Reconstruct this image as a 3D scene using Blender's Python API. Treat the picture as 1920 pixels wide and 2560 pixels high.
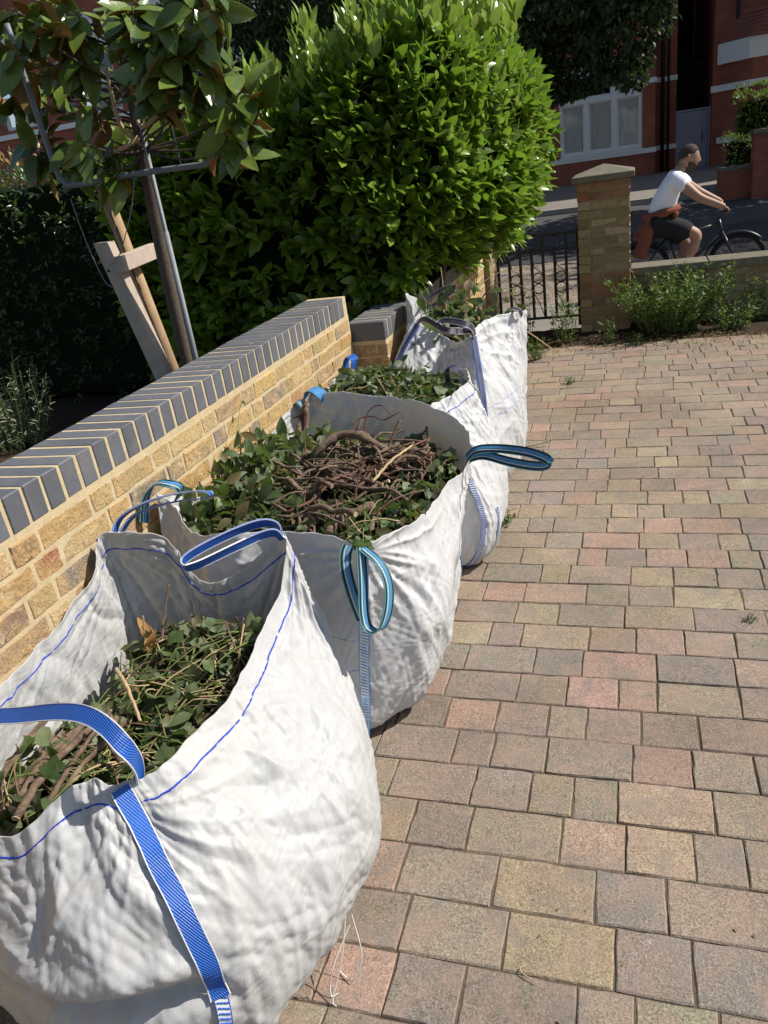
import bpy, bmesh, math, random
import numpy as np
from mathutils import Vector, Matrix, Quaternion
random.seed(7); RNG = np.random.default_rng(7)
for o in list(bpy.data.objects): bpy.data.objects.remove(o)
scene = bpy.context.scene
COL = scene.collection
R = math.radians

# ------------------------------------------------------------------ camera
PITCH, ROLL, YAW, CAM_H = R(24.25), R(8.5), R(20.0), 1.70
_cy, _sy, _cp, _sp, _cr, _sr = math.cos(YAW), math.sin(YAW), math.cos(PITCH), math.sin(PITCH), math.cos(ROLL), math.sin(ROLL)
_right = Vector((_cy, _sy, 0)); _fh = Vector((-_sy, _cy, 0)); _z = Vector((0, 0, 1))
_fwd = _fh * _cp - _z * _sp; _up = _z * _cp + _fh * _sp
_r2 = _right * _cr - _up * _sr; _u2 = _up * _cr + _right * _sr
cd = bpy.data.cameras.new('camera'); cam = bpy.data.objects.new('camera', cd); COL.objects.link(cam)
M = Matrix((( _r2.x, _u2.x, -_fwd.x, 0), (_r2.y, _u2.y, -_fwd.y, 0), (_r2.z, _u2.z, -_fwd.z, CAM_H), (0, 0, 0, 1)))
cam.matrix_world = M
cd.sensor_fit = 'VERTICAL'; cd.sensor_height = 36.0; cd.lens = 36.0 * 1923 / 2560
cd.clip_start = 0.05; cd.clip_end = 400
scene.camera = cam
NPR, NPU, NPF, NPC = np.array(_r2), np.array(_u2), np.array(_fwd), np.array((0, 0, CAM_H))
def depth_and_frame(P):
    """distance along the view axis and normalised frame position of world points"""
    d = np.atleast_2d(P) - NPC; z = d @ NPF
    return z, 960 + 1923 * (d @ NPR) / z, 1280 - 1923 * (d @ NPU) / z

# ------------------------------------------------------------------ light
SUN_EL, SUN_AZ = R(46), R(25)          # azimuth from +X towards +Y
sdir = Vector((math.cos(SUN_EL) * math.cos(SUN_AZ), math.cos(SUN_EL) * math.sin(SUN_AZ), math.sin(SUN_EL)))
SUNV = np.array(sdir); ld = bpy.data.lights.new('sun', 'SUN'); ld.energy = 4.8; ld.angle = R(0.53); ld.color = (1.0, 0.955, 0.885)
sun = bpy.data.objects.new('sun', ld); COL.objects.link(sun)
sun.rotation_euler = sdir.to_track_quat('Z', 'Y').to_euler(); sun.location = (6, 3, 9)
w = bpy.data.worlds.new('World'); scene.world = w; w.use_nodes = True
wn = w.node_tree.nodes; sky = wn.new('ShaderNodeTexSky'); sky.sky_type = 'NISHITA'; sky.sun_disc = False
sky.sun_elevation = SUN_EL; sky.sun_rotation = math.pi / 2 - SUN_AZ
w.node_tree.links.new(sky.outputs[0], wn['Background'].inputs[0]); wn['Background'].inputs[1].default_value = 0.088
vs = scene.view_settings; vs.view_transform = 'Standard'; vs.look = 'None'; vs.gamma = 1.0; vs.use_curve_mapping = False
vs.exposure = 0.32
scene.cycles.max_bounces = 8; scene.cycles.transparent_max_bounces = 8
scene.cycles.use_denoising = True

# ------------------------------------------------------------------ helpers
def mesh_from(name, verts, faces, smooth=False):
    me = bpy.data.meshes.new(name)
    me.from_pydata([tuple(v) for v in verts] if not isinstance(verts, np.ndarray) else verts.tolist(), [], faces if isinstance(faces, list) else faces.tolist())
    if smooth: me.polygons.foreach_set('use_smooth', [True] * len(me.polygons))
    me.update(); return me
def link(name, me, mat=None, parent=None):
    o = bpy.data.objects.new(name, me); COL.objects.link(o)
    if mat is not None and me is not None and len(me.materials) == 0: me.materials.append(mat)
    if parent is not None: o.parent = parent
    return o
def tag(o, label=None, cat=None, group=None, kind=None):
    if label: o['label'] = label
    if cat: o['category'] = cat
    if group: o['group'] = group
    if kind: o['kind'] = kind
    return o
def empty(name, loc=(0, 0, 0)):
    o = bpy.data.objects.new(name, None); o.location = loc; o.empty_display_size = 0.1; COL.objects.link(o); return o
def attach(o, parent):
    """parent keeping the world place (the parents only carry a translation)"""
    o.parent = parent; o.location = o.location - parent.location; return o

class MB:
    def __init__(s): s.v = []; s.f = []
    def add(s, vs_, fs):
        n = len(s.v); s.v += [tuple(map(float, q)) for q in vs_]; s.f += [tuple(i + n for i in f) for f in fs]; return s
    def box(s, x0, x1, y0, y1, z0, z1):
        return s.add([(x0,y0,z0),(x1,y0,z0),(x1,y1,z0),(x0,y1,z0),(x0,y0,z1),(x1,y0,z1),(x1,y1,z1),(x0,y1,z1)],
                     [(0,3,2,1),(4,5,6,7),(0,1,5,4),(1,2,6,5),(2,3,7,6),(3,0,4,7)])
    def tube(s, pts, rad, n=8, cap=True):
        pts = [Vector(p) for p in pts]; k = len(pts)
        rads = rad if hasattr(rad, '__len__') else [rad] * k
        base = len(s.v); up = None
        for i, p in enumerate(pts):
            t = (pts[min(i + 1, k - 1)] - pts[max(i - 1, 0)]).normalized()
            if up is None: up = t.orthogonal().normalized()
            up = (up - t * up.dot(t));
            up = up.normalized() if up.length > 1e-6 else t.orthogonal().normalized()
            sd = t.cross(up)
            for j in range(n):
                a = 2 * math.pi * j / n
                s.v.append(tuple(p + (up * math.cos(a) + sd * math.sin(a)) * rads[i]))
        for i in range(k - 1):
            for j in range(n):
                a, b = base + i * n + j, base + i * n + (j + 1) % n
                s.f.append((a, b, b + n, a + n))
        if cap:
            s.f.append(tuple(base + j for j in range(n))[::-1]); s.f.append(tuple(base + (k - 1) * n + j for j in range(n)))
        return s
    def prism(s, poly, axis, a, b):
        """extrude a 2-D polygon along an axis from a to b"""
        def P(u, v, t): return {'x': (t, u, v), 'y': (u, t, v), 'z': (u, v, t)}[axis]
        n = len(poly)
        return s.add([P(u, v, a) for u, v in poly] + [P(u, v, b) for u, v in poly],
                     [tuple(range(n))[::-1], tuple(range(n, 2 * n))] + [(i, (i + 1) % n, n + (i + 1) % n, n + i) for i in range(n)])
    def mesh(s, name, smooth=False, fix=True):
        me = mesh_from(name, s.v, s.f, smooth)
        if fix:
            bm = bmesh.new(); bm.from_mesh(me); bmesh.ops.recalc_face_normals(bm, faces=bm.faces); bm.to_mesh(me); bm.free()
        return me
    def obj(s, name, mat, parent=None, smooth=False, bevel=0):
        o = link(name, s.mesh(name, smooth), mat, parent)
        if bevel:
            b = o.modifiers.new('bevel', 'BEVEL'); b.width = bevel; b.segments = 2; b.limit_method = 'ANGLE'
        return o

def catmull(pts, n, closed=False):
    P = np.asarray(pts, float); k = len(P)
    t = np.linspace(0, k if closed else k - 1, n, endpoint=not closed)
    i = np.floor(t).astype(int)
    if not closed: i = np.minimum(i, k - 2)
    f = (t - i)[:, None]
    def g(j): return P[j % k] if closed else np.where((j < 0)[:, None], 2 * P[0] - P[1], np.where((j >= k)[:, None], 2 * P[-1] - P[-2], P[np.clip(j, 0, k - 1)]))
    a, b, c, d = g(i - 1), g(i), g(i + 1), g(i + 2)
    return 0.5 * (2 * b + (c - a) * f + (2 * a - 5 * b + 4 * c - d) * f ** 2 + (3 * b - a - 3 * c + d) * f ** 3)

_perm = np.random.default_rng(3).permutation(512); _grad = np.random.default_rng(4).normal(size=(512, 3)); _grad /= np.linalg.norm(_grad, axis=1)[:, None]
def noise(P):
    P = np.asarray(P, float); i = np.floor(P).astype(int); f = P - i; u = f * f * f * (f * (f * 6 - 15) + 10)
    out = 0
    for dx in (0, 1):
        wx = u[..., 0] if dx else 1 - u[..., 0]
        for dy in (0, 1):
            wy = u[..., 1] if dy else 1 - u[..., 1]
            for dz in (0, 1):
                wz = u[..., 2] if dz else 1 - u[..., 2]
                h = _perm[(_perm[(_perm[(i[..., 0] + dx) & 511] + i[..., 1] + dy) & 511] + i[..., 2] + dz) & 511]
                gdt = (_grad[h] * (f - np.array((dx, dy, dz)))).sum(-1)
                out = out + wx * wy * wz * gdt
    return out * 1.6
def ridged(P): return 1 - np.abs(noise(P)) * 2.2

def instance_mesh(name, tv, tf, mats, locs, smooth=False, fmat=None):
    """one mesh out of many copies of a small template; mats (N,3,3) maps template axes to world"""
    tv = np.asarray(tv, float); tf = np.asarray(tf, int); N = len(locs)
    V = np.einsum('nij,kj->nki', mats, tv) + locs[:, None, :]
    F = (tf[None] + (np.arange(N) * len(tv))[:, None, None]).reshape(-1, tf.shape[1])
    me = bpy.data.meshes.new(name); nv, nf, k = N * len(tv), len(F), tf.shape[1]
    me.vertices.add(nv); me.vertices.foreach_set('co', V.reshape(-1))
    me.loops.add(nf * k); me.loops.foreach_set('vertex_index', F.reshape(-1))
    me.polygons.add(nf); me.polygons.foreach_set('loop_start', np.arange(nf) * k); me.polygons.foreach_set('loop_total', np.full(nf, k))
    if fmat is not None: me.polygons.foreach_set('material_index', np.tile(np.asarray(fmat), N))
    if smooth: me.polygons.foreach_set('use_smooth', np.ones(nf, bool))
    me.update(calc_edges=True); return me
def frames(direction, normal, scale):
    """matrices whose x axis is the leaf's length, z its upper face"""
    x = direction / (np.linalg.norm(direction, axis=1)[:, None] + 1e-9)
    z = normal - x * (normal * x).sum(1)[:, None]; z /= (np.linalg.norm(z, axis=1)[:, None] + 1e-9)
    y = np.cross(z, x); s = np.asarray(scale).reshape(-1, 1, 1)
    return np.stack([x, y, z], axis=2) * s

# ------------------------------------------------------------------ materials
class NT:
    def __init__(s, name):
        s.m = bpy.data.materials.new(name); s.m.use_nodes = True; s.t = s.m.node_tree; s.n = s.t.nodes; s.b = s.n['Principled BSDF']; s.out = s.n['Material Output']
    def N(s, typ, **kw):
        n = s.n.new('ShaderNode' + typ)
        for k, v in kw.items():
            if k.startswith('i_'):
                key = k[2:]; key = int(key) if key.isdigit() else key.replace('_', ' ')
                n.inputs[key].default_value = v
            else: setattr(n, k, v)
        return n
    def L(s, a, b): s.t.links.new(a, b)
    def pos(s, scale=(1, 1, 1), obj=False):
        if obj: src = s.N('TexCoord').outputs['Object']
        else: src = s.N('NewGeometry').outputs['Position']
        mp = s.N('Mapping'); mp.inputs['Scale'].default_value = scale; s.L(src, mp.inputs['Vector']); return mp.outputs[0]
    def noise(s, vec, scale, detail=4, rough=0.6, dist=0.0):
        n = s.N('TexNoise', i_Scale=scale, i_Detail=detail, i_Roughness=rough, i_Distortion=dist); s.L(vec, n.inputs['Vector']); return n.outputs['Fac']
    def ramp(s, fac, stops, interp='LINEAR'):
        r = s.N('ValToRGB'); r.color_ramp.interpolation = interp; e = r.color_ramp.elements
        while len(e) < len(stops): e.new(0.5)
        for q, (p, c) in zip(e, stops): q.position = p; q.color = (*c, 1) if len(c) == 3 else c
        s.L(fac, r.inputs[0]); return r.outputs[0]
    def mix(s, fac, a, b, mode='MIX'):
        n = s.N('Mix', data_type='RGBA', blend_type=mode)
        for sock, val in ((n.inputs[0], fac), (n.inputs[6], a), (n.inputs[7], b)):
            if isinstance(val, (int, float)): sock.default_value = val
            elif isinstance(val, tuple): sock.default_value = (*val, 1) if len(val) == 3 else val
            else: s.L(val, sock)
        return n.outputs[2]
    def math(s, op, a, b=0.0):
        n = s.N('Math', operation=op)
        for sock, val in ((n.inputs[0], a), (n.inputs[1], b)):
            if isinstance(val, (int, float)): sock.default_value = val
            else: s.L(val, sock)
        return n.outputs[0]
    def bump(s, h, strength=0.5, dist=0.01, prev=None):
        n = s.N('Bump', i_Strength=strength, i_Distance=dist); s.L(h, n.inputs['Height'])
        if prev is not None: s.L(prev, n.inputs['Normal'])
        return n.outputs[0]
    def set(s, color=None, rough=None, normal=None, spec=None, metal=None, trans=None):
        for key, val in (('Base Color', color), ('Roughness', rough), ('Normal', normal), ('Specular IOR Level', spec), ('Metallic', metal)):
            if val is None: continue
            if isinstance(val, (int, float)): s.b.inputs[key].default_value = val
            elif isinstance(val, tuple): s.b.inputs[key].default_value = (*val, 1)
            else: s.L(val, s.b.inputs[key])
        return s.m
    def translucent(s, color, fac, normal=None):
        tr = s.N('BsdfTranslucent'); mx = s.N('MixShader'); mx.inputs[0].default_value = fac
        if isinstance(color, tuple): tr.inputs[0].default_value = (*color, 1)
        else: s.L(color, tr.inputs[0])
        if normal is not None: s.L(normal, tr.inputs['Normal'])
        s.L(s.b.outputs[0], mx.inputs[1]); s.L(tr.outputs[0], mx.inputs[2]); s.L(mx.outputs[0], s.out.inputs[0]); return s.m
MAT = {}
def simple(name, col, rough=0.6, spec=0.4, metal=0.0, var=0.25, scale=20, bump=0.0, bscale=80):
    t = NT(name); p = t.pos(); n = t.noise(p, scale)
    c = t.mix(n, tuple(v * (1 - var) for v in col), tuple(min(1, v * (1 + var)) for v in col))
    nrm = t.bump(t.noise(p, bscale, 5), bump, 0.004) if bump else None
    MAT[name] = t.set(c, rough, nrm, spec, metal); return MAT[name]

def brick_like(name, island=False, kind='stock'):
    t = NT(name); p = t.pos()
    if island:
        rnd = t.N('NewGeometry').outputs['Random Per Island']
        stops = PAVER_STOPS if kind == 'paver' else STOCK_STOPS
        base = t.ramp(rnd, [(i / len(stops), c) for i, c in enumerate(stops)], 'CONSTANT')
    else: base = t.N('ObjectInfo').outputs['Color']
    if kind == 'paver':
        big = t.noise(p, 7, 3, 0.6, 0.4); fine = t.noise(p, 160, 4, 0.75); mid = t.noise(p, 45, 4, 0.7)
        c = t.mix(t.math('MULTIPLY', t.ramp(big, [(0.42, (0, 0, 0)), (0.68, (1, 1, 1))]), 0.55), base, (0.245, 0.195, 0.145))
        c = t.mix(0.9, c, t.ramp(fine, [(0.32, (0.40, 0.39, 0.38)), (0.5, (0.95, 0.95, 0.95)), (0.70, (1.55, 1.52, 1.45))]), 'MULTIPLY'); gr = t.noise(p, 420, 3, 0.7); c = t.mix(0.8, c, t.ramp(gr, [(0.33, (0.45, 0.44, 0.43)), (0.5, (1, 1, 1)), (0.66, (1.5, 1.48, 1.42))]), 'MULTIPLY')
        c = t.mix(0.6, c, t.ramp(mid, [(0.25, (0.62, 0.6, 0.58)), (0.6, (1.12, 1.12, 1.1))]), 'MULTIPLY')
        tone = t.noise(p, 11, 2, 0.5, 0.8); c = t.mix(t.math('MULTIPLY', t.ramp(tone, [(0.45, (0, 0, 0)), (0.62, (1, 1, 1))]), 0.4), c, (0.325, 0.222, 0.170)); tone2 = t.noise(p, 9.3, 2, 0.5, 0.8)
        c = t.mix(t.math('MULTIPLY', t.ramp(tone2, [(0.52, (0, 0, 0)), (0.64, (1, 1, 1))]), 0.45), c, (0.20, 0.175, 0.15))
        c = t.mix(0.55, c, t.ramp(t.noise(p, 1.1, 4, 0.6), [(0.3, (0.62, 0.60, 0.58)), (0.6, (1.1, 1.1, 1.1))]), 'MULTIPLY')
        v = t.N('TexVoronoi', i_Scale=55.0); t.L(p, v.inputs['Vector'])          # pale lichen and lime spots
        spot = t.ramp(v.outputs['Distance'], [(0.08, (1, 1, 1)), (0.2, (0, 0, 0))])
        gate = t.ramp(t.noise(p, 16, 2), [(0.6, (0, 0, 0)), (0.68, (1, 1, 1))])
        c = t.mix(t.math('MULTIPLY', t.math('MULTIPLY', spot, gate), 0.6), c, (0.52, 0.49, 0.43))
        nrm = t.bump(fine, 0.55, 0.004); nrm = t.bump(mid, 0.5, 0.006, nrm)
        v2 = t.N('TexVoronoi', i_Scale=120.0); t.L(p, v2.inputs['Vector'])
        nrm = t.bump(t.ramp(v2.outputs['Distance'], [(0.0, (0, 0, 0)), (0.3, (1, 1, 1))]), 0.35, 0.003, nrm)
        MAT[name] = t.set(c, 0.85, nrm, 0.25)
    elif kind == 'stock':
        big = t.noise(p, 9, 3, 0.6, 0.6); fine = t.noise(p, 130, 4, 0.7); mid = t.noise(p, 28, 4, 0.65, 0.5)
        c = t.mix(t.ramp(big, [(0.38, (0, 0, 0)), (0.62, (0.75, 0.75, 0.75))]), base, (0.48, 0.31, 0.13))
        c = t.mix(t.ramp(mid, [(0.52, (0, 0, 0)), (0.70, (0.7, 0.7, 0.7))]), c, (0.56, 0.40, 0.21))
        c = t.mix(t.math('MULTIPLY', t.ramp(t.noise(p, 55, 3, 0.6), [(0.64, (0, 0, 0)), (0.7, (1, 1, 1))]), 0.75), c, (0.09, 0.065, 0.055))
        c = t.mix(0.7, c, t.ramp(fine, [(0.28, (0.45, 0.45, 0.45)), (0.6, (1.2, 1.2, 1.2))]), 'MULTIPLY'); c = t.mix(t.math('MULTIPLY', t.ramp(t.noise(p, 17, 4, 0.7, 1.0), [(0.56, (0, 0, 0)), (0.68, (1, 1, 1))]), 0.6), c, (0.19, 0.13, 0.10)); c = t.mix(t.math('MULTIPLY', t.ramp(t.noise(p, 13, 5, 0.7, 0.6), [(0.58, (0, 0, 0)), (0.66, (1, 1, 1))]), 0.55), c, (0.58, 0.47, 0.30))
        nrm = t.bump(fine, 0.5, 0.005); nrm = t.bump(mid, 0.8, 0.010, nrm)
        MAT[name] = t.set(c, 0.88, nrm, 0.2)
    elif kind == 'pier':
        big = t.noise(p, 9, 3, 0.6, 0.6); fine = t.noise(p, 120, 4, 0.7); mid = t.noise(p, 26, 4, 0.65, 0.5)
        c = t.mix(t.ramp(big, [(0.4, (0, 0, 0)), (0.65, (0.5, 0.5, 0.5))]), base, (0.27, 0.215, 0.12)); c = t.mix(t.ramp(mid, [(0.5, (0, 0, 0)), (0.72, (0.6, 0.6, 0.6))]), c, (0.13, 0.11, 0.07))
        c = t.mix(0.5, c, t.ramp(fine, [(0.25, (0.55, 0.55, 0.55)), (0.6, (1.15, 1.15, 1.15))]), 'MULTIPLY'); nrm = t.bump(fine, 0.4, 0.004); nrm = t.bump(mid, 0.7, 0.01, nrm); MAT[name] = t.set(c, 0.9, nrm, 0.15)
    elif kind == 'blue':
        big = t.noise(p, 10, 3, 0.6); fine = t.noise(p, 150, 4, 0.7)
        c = t.mix(big, (0.095, 0.098, 0.110), (0.150, 0.153, 0.165))
        c = t.mix(0.5, base, c, 'MIX'); c = t.mix(t.math('MULTIPLY', t.ramp(t.noise(p, 6, 5, 0.7, 0.5), [(0.52, (0, 0, 0)), (0.66, (1, 1, 1))]), 0.35), c, (0.20, 0.19, 0.165)); c = t.mix(t.ramp(t.noise(p, 21, 2, 0.5), [(0.755, (0, 0, 0)), (0.77, (1, 1, 1))]), c, (0.5, 0.48, 0.42))
        c = t.mix(0.5, c, t.ramp(fine, [(0.25, (0.6, 0.6, 0.6)), (0.6, (1.2, 1.2, 1.2))]), 'MULTIPLY')
        pit = t.ramp(t.noise(p, 75, 2, 0.5), [(0.7, (0, 0, 0)), (0.74, (1, 1, 1))])
        c = t.mix(t.math('MULTIPLY', pit, 0.7), c, (0.02, 0.02, 0.022))
        nrm = t.bump(fine, 0.12, 0.003)
        MAT[name] = t.set(c, t.ramp(big, [(0.3, (0.42,) * 3), (0.7, (0.58,) * 3)]), nrm, 0.35)
    return MAT[name]
PAVER_STOPS = [(0.253, 0.208, 0.162), (0.273, 0.22, 0.17), (0.31, 0.222, 0.174), (0.269, 0.23, 0.168), (0.23, 0.201, 0.17), (0.312, 0.239, 0.172), (0.337, 0.226, 0.178), (0.296, 0.25, 0.17), (0.24, 0.199, 0.156), (0.263, 0.214, 0.168), (0.313, 0.251, 0.166), (0.235, 0.197, 0.159)]
STOCK_STOPS = [(0.46, 0.33, 0.16), (0.42, 0.25, 0.09), (0.33, 0.23, 0.15), (0.47, 0.35, 0.20), (0.42, 0.26, 0.12), (0.22, 0.185, 0.15), (0.48, 0.36, 0.18), (0.30, 0.21, 0.15), (0.46, 0.31, 0.13), (0.44, 0.33, 0.17), (0.40, 0.29, 0.15), (0.37, 0.17, 0.10)]
brick_like('paver', kind='paver'); brick_like('paver_mass', True, 'paver')
brick_like('stock_brick'); brick_like('stock_mass', True)
brick_like('blue_brick', kind='blue'); brick_like('pier_brick', kind='pier')
simple('mortar', (0.53, 0.42, 0.255), 0.95, 0.1, var=0.28, scale=30, bump=0.5, bscale=140)
simple('joint_sand', (0.12, 0.094, 0.066), 0.98, 0.05, var=0.5, scale=90, bump=0.8, bscale=150)
simple('soil', (0.050, 0.036, 0.024), 0.98, 0.05, var=0.5, scale=12, bump=1.0, bscale=40)
simple('galvanised', (0.20, 0.21, 0.22), 0.6, 0.4, metal=0.15, var=0.25, scale=25, bump=0.15)
simple('black_iron', (0.012, 0.012, 0.013), 0.5, 0.4, var=0.4, scale=40, bump=0.2)
simple('grey_timber', (0.46, 0.375, 0.305), 0.85, 0.2, var=0.3, scale=18, bump=0.4)
simple('stake_timber', (0.35, 0.235, 0.135), 0.8, 0.2, var=0.35, scale=14, bump=0.4)
simple('bark', (0.105, 0.080, 0.060), 0.9, 0.2, var=0.45, scale=35, bump=0.8, bscale=60)
simple('twig', (0.165, 0.100, 0.062), 0.75, 0.3, var=0.45, scale=30, bump=0.4)
simple('red_twig', (0.13, 0.055, 0.037), 0.6, 0.3, var=0.4, scale=30)
simple('pale_twig', (0.42, 0.31, 0.17), 0.7, 0.3, var=0.25, scale=30)
simple('green_stem', (0.14, 0.17, 0.045), 0.6, 0.3, var=0.3, scale=30)
simple('cut_wood', (0.55, 0.42, 0.26), 0.8, 0.2, var=0.2, scale=60)
simple('stone', (0.17, 0.155, 0.115), 0.95, 0.1, var=0.4, scale=16, bump=0.6, bscale=50)
simple('white_paint', (0.74, 0.74, 0.72), 0.5, 0.4, var=0.06, scale=6)
simple('door_paint', (0.30, 0.31, 0.38), 0.55, 0.4, var=0.10, scale=6)
simple('red_tile', (0.25, 0.095, 0.06), 0.85, 0.2, var=0.3, scale=9, bump=0.4)
simple('dark_pipe', (0.015, 0.014, 0.014), 0.6, 0.3)
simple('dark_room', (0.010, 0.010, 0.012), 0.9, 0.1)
simple('tarmac', (0.050, 0.050, 0.052), 0.9, 0.2, var=0.4, scale=14, bump=0.7, bscale=60)
simple('asphalt', (0.085, 0.082, 0.080), 0.92, 0.15, var=0.3, scale=1.4, bump=0.5, bscale=60)
t = NT('sandy_rubble'); p = t.pos(); c = t.ramp(t.noise(p, 2.2, 6, 0.7), [(0.36, (0.07, 0.062, 0.055)), (0.46, (0.24, 0.185, 0.14)), (0.6, (0.36, 0.29, 0.22))]); c = t.mix(0.7, c, t.ramp(t.noise(p, 24, 4, 0.7), [(0.35, (0.5, 0.5, 0.5)), (0.6, (1.2, 1.2, 1.2))]), 'MULTIPLY'); MAT['sandy_rubble'] = t.set(c, 0.95, t.bump(t.noise(p, 18, 5, 0.7), 1.0, 0.05), 0.1)
simple('paving_slab', (0.22, 0.195, 0.165), 0.92, 0.15, var=0.25, scale=2.5, bump=0.3)
simple('kerb_stone', (0.27, 0.25, 0.22), 0.9, 0.15, var=0.25, scale=4)
# ------------------------------------------------------------------ piece meshes (shared between alike pieces)
def block_mesh(name, sx, sy, sz, bev, jit, seed, mat):
    """bevelled, slightly uneven block, origin at its centre: 24 corners, 44 triangles"""
    r = random.Random(seed); bm = bmesh.new(); bmesh.ops.create_cube(bm, size=1.0)
    for v in bm.verts:
        v.co = Vector((v.co.x * sx, v.co.y * sy, v.co.z * sz)) + Vector([r.uniform(-jit, jit) for _ in range(3)])
    bmesh.ops.bevel(bm, geom=list(bm.edges), offset=bev, segments=1, affect='EDGES', profile=0.5)
    for v in bm.verts: v.co += Vector([r.uniform(-jit, jit) * 0.6 for _ in range(3)])
    me = bpy.data.meshes.new(name); bm.to_mesh(me); bm.free(); me.materials.append(mat); return me
def shade(c, r, lo=0.85, hi=1.15):
    k = r.uniform(lo, hi); return tuple(max(0, min(1, v * k * r.uniform(0.96, 1.04))) for v in c)

def worn_block(name, sx, sy, sz, bev, jit, seed, mat, face='z', per=(3, 2), rag=0.002):
    """block whose visible face has a ragged, chipped outline; face 'z' looks up, 'y' looks along -y"""
    r = random.Random(seed); a, b, c = (sx, sy, sz) if face == 'z' else (sx, sz, sy); out = []
    for (x0, y0), (x1, y1), k in (((-1, -1), (1, -1), per[0]), ((1, -1), (1, 1), per[1]), ((1, 1), (-1, 1), per[0]), ((-1, 1), (-1, -1), per[1])):
        for i in range(k):
            t = i / k + (r.uniform(-.12, .12) if i else 0); out.append(((x0 + (x1 - x0) * t) * a / 2 + r.uniform(-rag, rag), (y0 + (y1 - y0) * t) * b / 2 + r.uniform(-rag, rag)))
    n = len(out); tl = [r.uniform(-jit, jit) for _ in range(3)]; V = []
    for (x, y) in out:
        k = bev * r.uniform(.6, 1.7); s = max(.1, 1 - k / (min(a, b) / 2)); V.append((x * (1 - k / (a / 2)), y * (1 - k / (b / 2)), c / 2 + tl[0] * x / a * 2 + tl[1] * y / b * 2))
    for (x, y) in out: V.append((x, y, c / 2 - bev * r.uniform(.7, 1.5)))
    for (x, y) in out: V.append((x * .985, y * .985, -c / 2))
    F = [tuple(range(n))] + [(i + n, (i + 1) % n + n, (i + 1) % n, i) for i in range(n)] + [(i + 2 * n, (i + 1) % n + 2 * n, (i + 1) % n + n, i + n) for i in range(n)]
    if face == 'y': V = [(x, -z, y) for x, y, z in V]
    me = mesh_from(name, V, F); me.materials.append(mat); return me
# ------------------------------------------------------------------ ground
def gz(y):
    """street ground height: the street lies a little below the drive and climbs gently to the far side"""
    return float(np.interp(y, [7.2, 8.0, 10.0, 10.6, 23.0, 60.0], [0.0, -0.14, -0.24, -0.33, 0.33, 0.6]))
def strip(name, mat, x0, x1, ys, dz, nx=2, noise_amp=0.0, kind='structure', skirt=0.0):
    xs = np.linspace(x0, x1, nx); v = []; f = []
    for y in ys:
        for x in xs: v.append((x, y, gz(y) + dz))
    V = np.array(v)
    if noise_amp: V[:, 2] += noise(V * 3.1) * noise_amp + noise(V * 9.7) * noise_amp * 0.5
    for i in range(len(ys) - 1):
        for j in range(nx - 1):
            a = i * nx + j; f.append((a, a + 1, a + nx + 1, a + nx))
    o = link(name, mesh_from(name, V, f, noise_amp > 0), mat); o['kind'] = kind; return o
g_ = MB(); g_.add([(-90, -30, -0.45), (90, -30, -0.45), (90, 7.0, -0.45), (-90, 7.0, -0.45), (-90, 10.0, -0.45), (90, 10.0, -0.45), (-90, 23, 0.28), (90, 23, 0.28), (-90, 120, 0.5), (90, 120, 0.5)],
     [(0, 1, 2, 3), (3, 2, 5, 4), (4, 5, 7, 6), (6, 7, 9, 8)])
tag(g_.obj('ground', MAT['soil']), kind='structure')
strip('near_pavement', MAT['paving_slab'], -40, 30, [7.62, 8.0, 9.0, 10.0], 0.004)
strip('road', MAT['asphalt'], -60, 50, [10.0, 10.6, 13, 16, 18.8], 0.0)
strip('gravel_strip', MAT['sandy_rubble'], -14, 12, list(np.linspace(10.15, 13.6, 40)), 0.012, 200, 0.018)
strip('tarmac_patch', MAT['tarmac'], -14, 3.2, list(np.linspace(13.4, 15.2, 20)), 0.022, 120, 0.016)
strip('far_pavement', MAT['paving_slab'], -60, 50, [18.9, 21, 23.9], 0.10)
k_ = MB(); k_.box(-60, 50, 18.72, 18.9, gz(18.8) - 0.2, gz(18.8) + 0.115); tag(k_.obj('kerb', MAT['kerb_stone'], bevel=0.02), kind='structure')
k_ = MB(); k_.box(-40, 30, 9.98, 10.12, -0.6, gz(10.0) + 0.012); tag(k_.obj('near_kerb', MAT['kerb_stone'], bevel=0.015), kind='structure')
# far slabs of the lit pavement in front of the houses: joints as real gaps between slabs
# ------------------------------------------------------------------ driveway: sand bed and pavers
DR_Y0, DR_Y1, PITCH_ROW = -0.6, 6.93, 0.157
b_ = MB(); b_.box(-1.45, 4.2, DR_Y0, 7.62, -0.42, -0.005); drive = b_.obj('driveway', MAT['joint_sand']); tag(drive, kind='structure')
PL = [0.121, 0.166, 0.249]
pav = {(k, j): worn_block('paver', PL[k] - 0.0045, PITCH_ROW - 0.0045, 0.06, 0.003, 0.0012, 100 + k * 20 + j, MAT['paver'], 'z', (4, 3), 0.0021) for k in range(3) for j in range(8)}
pr = random.Random(21); cand = []
row = 0; y = DR_Y0
while y < DR_Y1:
    x = -1.42 - pr.uniform(0, 0.2); 
    while x < 4.1:
        k = pr.choices((0, 1, 2), (0.22, 0.43, 0.35))[0]; L_ = PL[k]
        xc = x + L_ / 2; yc = y + PITCH_ROW / 2
        dz = -0.03 + pr.uniform(-0.0022, 0.0018)
        c = shade(pr.choice(PAVER_STOPS), pr, 0.86, 1.14)
        cand.append((xc, yc, dz, k, pr.randrange(8), c, pr.uniform(-0.006, 0.006)))
        x += L_
    y += PITCH_ROW; row += 1
P_ = np.array([(c[0], c[1], 0) for c in cand]); zd, fx, fy = depth_and_frame(P_)
vis = (zd > 0.3) & (fx > -30) & (fx < 1950) & (fy > 0) & (fy < 2620) & (P_[:, 0] > -0.86 - 0.0 * P_[:, 1])
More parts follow.
